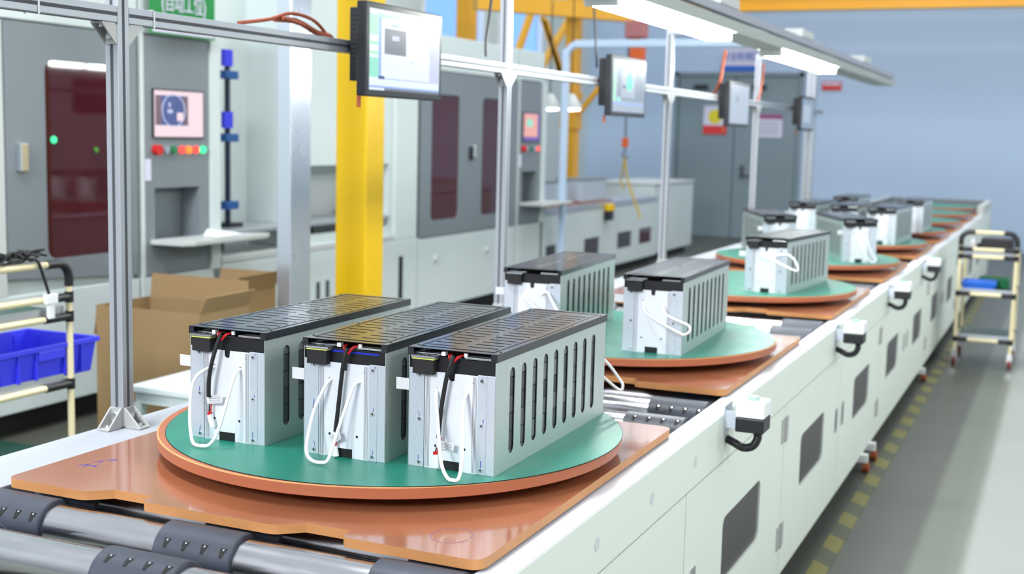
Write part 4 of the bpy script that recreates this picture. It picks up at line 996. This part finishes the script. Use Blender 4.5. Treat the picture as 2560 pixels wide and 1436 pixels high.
# ------------------------------------------------------------------ monitors (screens face +X)
def make_monitor(y0, z0, w, h, label, style):
    t = empty('monitor', (PX + 0.075, y0, z0), 0, label, 'monitor', 'monitors on the aluminium beam')
    MB().box(0.0, 0.040, 0, w, 0, h).build('bezel', M['bez'], t, 0.005)
    MB().box(-0.050, -0.0005, 0.035, w - 0.035, 0.055, h - 0.02).build('rear_housing', M['bez'], t, 0.004)
    v = MB()
    for k in range(14): v.box(-0.047, -0.004, 0.0335, 0.0352, 0.07 + k * 0.017, 0.079 + k * 0.017)
    v.build('vent', M['dark'], t)
    MB().box(-0.0515, -0.0505, w / 2 - 0.05, w / 2 + 0.05, h / 2 - 0.03, h / 2 + 0.03).build('mount', M['bez'], t)
    x = 0.0405
    sc = MB().box(0.0402, x, 0.024, w - 0.024, 0.024, h - 0.024).build('screen', M['s_white'] if style == 0 else M['s_dim'], t)
    W_ = w - 0.048; H_ = h - 0.048
    def R(a0, a1, b0, b1, m, lay=1):
        MB().box(x, x + 0.0003 * lay, 0.024 + a0 * W_, 0.024 + a1 * W_, 0.024 + b0 * H_, 0.024 + b1 * H_).build('display_area', M[m], sc)
    if style == 0:
        R(0, 0.12, 0.68, 0.93, 's_green'); R(0.12, 0.99, 0.90, 0.955, 's_green'); R(0, 0.12, 0.56, 0.60, 's_green'); R(0, 0.12, 0.44, 0.48, 's_green')
        R(0, 0.12, 0.16, 0.40, 's_teal'); R(0.12, 0.155, 0.16, 0.92, 's_blue'); R(0.2, 0.50, 0.46, 0.78, 's_grey'); R(0.30, 0.40, 0.64, 0.70, 's_lilac', 2)
        R(0.29, 0.40, 0.81, 0.845, 's_blue'); R(0.85, 0.99, 0.16, 0.86, 's_lilac'); R(0.0, 1.0, 0.03, 0.055, 's_blue'); R(0.12, 0.99, 0.145, 0.155, 's_blue')
        R(0.12, 0.2, 0.14, 0.18, 's_navy', 2); R(0.55, 0.63, 0.60, 0.61, 's_lilac'); R(0.55, 0.60, 0.38, 0.40, 's_lilac'); R(0.2, 1.0, 0.0, 0.03, 's_grey')
    elif style == 1:
        R(0, 0.08, 0.2, 0.93, 's_green'); R(0.12, 0.98, 0.22, 0.93, 's_dim2'); R(0.25, 0.68, 0.28, 0.8, 's_dim', 2)
        c = MB().cyl((x + 0.0006, 0.024 + W_ * 0.50, 0.024 + H_ * 0.60), (x + 0.0012, 0.024 + W_ * 0.50, 0.024 + H_ * 0.60), 0.052, 24).build('display_area', M['l_green'], sc)
        R(0.28, 0.40, 0.46, 0.52, 's_navy', 3); R(0.12, 0.24, 0.2, 0.28, 's_teal', 2); R(0, 1, 0.14, 0.18, 's_blue')
    elif style == 2:
        R(0.05, 0.95, 0.15, 0.95, 's_dim'); R(0.3, 0.45, 0.55, 0.72, 's_dim2', 2)
    else:
        R(0.0, 1.0, 0.0, 1.0, 's_dim2'); R(0.1, 0.7, 0.2, 0.8, 's_dim', 2)
    MB().cyl((-0.012, 0.04, 0.0), (-0.012, 0.04, -0.04), 0.008, 8).build('cable_plug', M['vent'], t)
make_monitor(1.045, T + 0.902, 0.592, 0.338, 'nearest monitor on the beam, bright software window with a dark picture', 0)
make_monitor(3.67, T + 0.892, 0.605, 0.335, 'second monitor on the beam, with a glowing green circle', 1)
make_monitor(6.26, T + 0.872, 0.63, 0.335, 'third monitor on the beam, pale blank screen seen nearly edge on', 2)
make_monitor(8.97, T + 0.872, 0.61, 0.325, 'farthest monitor on the beam, before the last post', 3)

# ------------------------------------------------------------------ lamp rail over the conveyor
LXc = -0.29; LZ = T + 1.345
lr = empty('lamp_rail', (LXc, 0, LZ), 0, 'long grey aluminium lamp rail hung above the conveyor', 'lamp rail')
hs = MB()
hs.add([(-0.07, -4.6, 0.028), (0.13, -4.6, 0.028), (0.16, -4.6, 0.075), (0.10, -4.6, 0.10), (-0.04, -4.6, 0.10), (-0.09, -4.6, 0.06),
        (-0.07, 10.9, 0.028), (0.13, 10.9, 0.028), (0.16, 10.9, 0.075), (0.10, 10.9, 0.10), (-0.04, 10.9, 0.10), (-0.09, 10.9, 0.06)],
       [(0, 1, 2, 3, 4, 5), (11, 10, 9, 8, 7, 6)] + [(i, (i + 1) % 6, (i + 1) % 6 + 6, i + 6) for i in range(6)])
hs.build('trough', M['ledbody'], lr)
MB().box(0.10, 0.145, -4.6, 10.9, 0.1005, 0.145).build('support_beam', M['extr'], lr, 0.002)
for y in (3.9, 6.1, 8.9): MB().box(0.02, 0.15, y - 0.2, y + 0.2, 0.146, 0.20).build('driver_box', M['ledbody'], lr, 0.004)
for i, y in enumerate(py):
    z1 = LZ + 0.12
    MB().box(-0.55 - 0.0225, 0.10, y - 0.0225, y + 0.0225, 0.101, 0.144).build('cross_arm', M['extr'], lr, 0.0015)
lab = ['double led lamp glowing at top centre of the lamp rail', 'double led lamp glowing farther along the rail at right']
for i, (a, b) in enumerate(((2.23, 4.14), (5.51, 7.56))):
    t = empty('led_lamp', (LXc, a, LZ), 0, lab[i], 'lamp', 'led lamps under the lamp rail')
    for x in (-0.025, 0.075): MB().cyl((x, 0, 0.0), (x, b - a, 0.0), 0.016, 14).build('tube', M['led'], t)
    MB().box(-0.05, 0.10, -0.03, -0.0, -0.018, 0.027).box(-0.05, 0.10, b - a, b - a + 0.03, -0.018, 0.027).build('end_cap', M['white'], t, 0.003)

# ------------------------------------------------------------------ left tool cart
def pipe(t, name, p0, p1, r=0.014, m='ivory', n=12): return MB().cyl(p0, p1, r, n).build(name, M[m], t)
t = empty('pipe_rack_cart', (-2.1, 0.0, 0), 0, 'ivory pipe rack cart with black joints at the left edge', 'cart')
for x in (0, -0.5):
    for y in (1.02, -0.1):
        pipe(t, 'upright', (x, y, 0.08), (x, y, 1.19))
        MB().cyl((x - 0.012, y, 0.035), (x + 0.012, y, 0.035), 0.035, 14).box(x - 0.015, x + 0.015, y - 0.015, y + 0.015, 0.05, 0.085).build('caster', M['caster'], t)
    for z in (1.255, 1.115, 1.035, 0.755, 0.30):
        pipe(t, 'side_pipe', (x, -0.02, z), (x, 0.94, z))
        j = MB()
        if z < 1.2:
            for q, w_ in ((1.02, 0.88), (-0.1, 0.04)):
                j = MB().cyl((x, min(q, w_), z), (x, max(q, w_), z), 0.0175, 12).cyl((x, q, z - 0.022), (x, q, z + 0.022), 0.0185, 12)
                j.build('pipe_joint', M['blackplastic'], t)
        else:
            for y, s in ((1.02, -1), (-0.1, 1)):
                pts = [(x, y, 1.16)] + [(x, y + s * 0.06 * (1 - math.cos(a)), 1.195 + 0.06 * math.sin(a)) for a in [PI / 2 * k / 6 for k in range(7)]] + [(x, y + s * 0.12, 1.255)]
                MB().tube(pts, 0.0185, 12).build('pipe_joint', M['blackplastic'], t)
for z in (1.035, 0.755, 0.30):
    for y in (1.02, -0.1): pipe(t, 'cross_pipe', (-0.5, y, z), (0, y, z))
for z in (1.05, 0.77, 0.315):
    MB().box(-0.48, -0.02, -0.08, 1.0, z + 0.002, z + 0.012).build('shelf', M['floorgreen'], t)
    MB().box(-0.02, -0.012, -0.08, 1.0, z - 0.005, z + 0.028).box(-0.488, -0.48, -0.08, 1.0, z - 0.005, z + 0.028).build('shelf_edge', M['extr'], t)

# blue bins
def make_bin(w, d, h, m, name='storage_bin'):
    t = empty(name, (0, 0, 0))
    b = MB(); tp = 0.93; th = 0.006
    def ring(fx, z, o): return [(-w / 2 * fx - o, -d / 2 * fx - o, z), (w / 2 * fx + o, -d / 2 * fx - o, z), (w / 2 * fx + o, d / 2 * fx + o, z), (-w / 2 * fx - o, d / 2 * fx + o, z)]
    R = [ring(tp, 0, 0), ring(1, h - 0.02, 0), ring(1, h - 0.02, 0.012), ring(1, h, 0.012), ring(1, h, -th), ring(tp, th, -th)]
    vs = [p for r in R for p in r]; fs = [(3, 2, 1, 0), (20, 21, 22, 23)]
    for i in range(5):
        for k in range(4): k2 = (k + 1) % 4; fs.append((i * 4 + k, i * 4 + k2, (i + 1) * 4 + k2, (i + 1) * 4 + k))
    b.add(vs, fs)
    b.build('shell', M[m], t, 0.002)
    rb = MB()
    for s in (-1, 1):
        for y in (-0.33, -0.15, 0.15, 0.33):
            x0, x1 = sorted((s * (w / 2 * tp), s * (w / 2 + 0.007))); rb.box(x0, x1, y * d - 0.004, y * d + 0.004, 0.012, h - 0.02)
        for x in (-0.3, 0.3):
            y0, y1 = sorted((s * (d / 2 * tp), s * (d / 2 + 0.007))); rb.box(x * w - 0.004, x * w + 0.004, y0, y1, 0.012, h - 0.02)
    rb.build('rib', M[m], t)
    hd = MB()
    for s in (-1, 1):
        x0, x1 = sorted((s * (w / 2 + 0.0), s * (w / 2 + 0.011))); hd.box(x0, x1, -0.07, 0.07, h - 0.06, h - 0.02)
    hd.build('grip', M[m], t, 0.003)
    return t
t = make_bin(0.38, 0.52, 0.145, 'bin'); t.location = (-2.3, 0.92, 0.783); tag(t, 'deep blue plastic bin on the middle shelf of the left cart', 'bin')
# dark wire harness tangle on the cart
wt = MB(); rnd = random.Random(3)
for k in range(9):
    y = 0.68 + rnd.uniform(0, 0.1); p = [(-2.1 + rnd.uniform(-0.03, 0.012), 0.60, 1.285 + rnd.uniform(0, 0.02))]
    for q in range(6): p.append((-2.1 + rnd.uniform(-0.04, 0.02), 0.62 + 0.05 * q + rnd.uniform(-0.02, 0.02), 1.275 + rnd.uniform(0.0, 0.045)))
    wt.tube(smooth_path(p, 3), 0.0055, 6)
wt.tube(smooth_path([(-2.09, 0.78, 1.29), (-2.08, 0.83, 1.28), (-2.08, 0.86, 1.22), (-2.08, 0.89, 1.14)], 4), 0.006, 6)
t = empty('wire_harness', (0, 0, 0), 0, 'tangled black wire harness draped over the top pipe of the left cart', 'wires')
wt.build('wires', M['blackplastic'], t)
MB().box(-2.095, -2.070, 0.87, 0.93, 1.10, 1.14).box(-2.092, -2.074, 0.885, 0.915, 1.04, 1.10).build('connector', M['white'], t, 0.003)

# ------------------------------------------------------------------ cartons, stool
def carton(loc, rz, w, d, h, label, flaps):
    t = empty('cardboard_box', loc, rz, label, 'box'); th = 0.006
    b = MB().box(-w / 2, w / 2, -d / 2, d / 2, 0, th).box(-w / 2, w / 2, -d / 2, -d / 2 + th, th, h).box(-w / 2, w / 2, d / 2 - th, d / 2, th, h).box(-w / 2, -w / 2 + th, -d / 2 + th, d / 2 - th, th, h).box(w / 2 - th, w / 2, -d / 2 + th, d / 2 - th, th, h)
    b.build('body', M['card'], t)
    for (sx, sy, L_, ang) in flaps:
        ca, sa = math.cos(math.radians(ang)), math.sin(math.radians(ang))
        f = MB()
        if sx:
            p = Vector((sx * (w / 2 - th / 2), 0, h)); q = p + Vector((sx * ca * L_, 0, sa * L_)); f.obox(p, q, d * 0.97, th, (-sx * sa, 0, ca))
        else:
            p = Vector((0, sy * (d / 2 - th / 2), h)); q = p + Vector((0, sy * ca * L_, sa * L_)); f.obox(p, q, w * 0.97, th, (0, -sy * sa, ca))
        f.build('flap', M['card'], t)
    return t
carton((-2.67, 2.37, 0.0), 0.0, 0.66, 0.42, 0.88, 'large open brown cardboard box behind the nearest post', [(1, 0, 0.10, 62), (0, 1, 0.13, 82), (-1, 0, 0.16, -82)])
carton((-3.12, 3.42, 0.0), math.radians(4), 0.42, 0.50, 0.82, 'brown cardboard box farther back beside the silver column', [(0, 1, 0.10, 75), (1, 0, 0.12, 70)])
t = empty('stool', (-2.12, 1.86, 0), 0, 'low white stool in front of the cardboard box', 'stool')
MB().box(-0.18, 0.18, -0.26, 0.26, 0.59, 0.625).build('seat', M['machine'], t, 0.008)
MB().box(-0.16, 0.16, -0.24, 0.24, 0.54, 0.589).build('apron', M['machine'], t)
for x in (-0.15, 0.15):
    for y in (-0.22, 0.22): MB().box(x - 0.02, x + 0.02, y - 0.02, y + 0.02, 0, 0.54).build('leg', M['machine'], t)

# ------------------------------------------------------------------ right tool cart
t = empty('tool_cart', (1.04, 8.0, 0), 0, 'ivory pipe tool cart on casters in the aisle at the right', 'cart')
for x in (-0.215, 0.215):
    for y in (0.0, 0.62):
        pipe(t, 'upright', (x, y, 0.12), (x, y, 1.02 if y == 0 else 0.93))
        c = MB().cyl((x - 0.012, y, 0.04), (x + 0.012, y, 0.04), 0.04, 14).build('caster', M['caster'], t)
        MB().box(x - 0.02, x + 0.02, y - 0.02, y + 0.02, 0.06, 0.125).build('fork', M['chrome'], c)
for y in (0.0, 0.62):
    for z in ((1.11, 0.97, 0.91, 0.60, 0.22) if y == 0 else (0.91, 0.60, 0.22)):
        xo = 0.17 if z < 1.1 else 0.13
        pipe(t, 'cross_pipe', (-xo, y, z), (xo, y, z), 0.016)
        j = MB()
        if z < 1.1:
            for s in (-1, 1): MB().cyl((s * 0.12, y, z), (s * 0.2, y, z), 0.019, 12).cyl((s * 0.215, y, z - 0.022), (s * 0.215, y, z + 0.022), 0.02, 12).build('pipe_joint', M['blackplastic'], t)
        else:
            for s in (-1, 1):
                pts = [(s * 0.215, y, 1.0)] + [(s * (0.215 - 0.07 * (1 - math.cos(a))), y, 1.04 + 0.07 * math.sin(a)) for a in [PI / 2 * k / 6 for k in range(7)]] + [(s * 0.11, y, 1.11)]
                MB().tube(pts, 0.021, 12).build('pipe_joint', M['blackplastic'], t)
for x in (-0.215, 0.215):
    for z in (0.91, 0.60, 0.22): pipe(t, 'side_pipe', (x, 0.02, z), (x, 0.60, z))
for z in (0.925, 0.615, 0.235):
    MB().box(-0.2, 0.2, 0.02, 0.60, z, z + 0.01).build('shelf', M['floorgreen'], t)
    MB().box(-0.2, 0.2, 0.012, 0.02, z - 0.005, z + 0.03).build('shelf_edge', M['extr'], t)
t = make_bin(0.24, 0.20, 0.075, 'binr', 'parts_tray'); t.location = (0.98, 8.16, 0.627); tag(t, 'small blue parts tray on the middle shelf of the right cart', 'tray')
t = make_bin(0.22, 0.20, 0.08, 'green', 'parts_tray'); t.location = (1.08, 8.42, 0.627); tag(t, 'small green parts tray behind the blue one on the right cart', 'tray')
t = empty('black_tool_case', (1.09, 8.2, 0.937), 0, 'dark tool case lying on top of the right cart', 'case')
MB().box(-0.12, 0.13, -0.1, 0.12, 0.0, 0.12).build('body', M['blackplastic'], t, 0.012)
MB().box(-0.16, -0.122, -0.05, 0.05, 0.01, 0.07).build('side_grip', M['blackplastic'], t, 0.006)
t = empty('clear_jar', (0.91, 8.1, 0.937), 0, 'small pale jar on the left corner of the right cart top', 'jar')
MB().lathe([(0, 0), (0.03, 0), (0.03, 0.09), (0.02, 0.1), (0.02, 0.12), (0, 0.12)], 20).build('body', M['tape'], t)
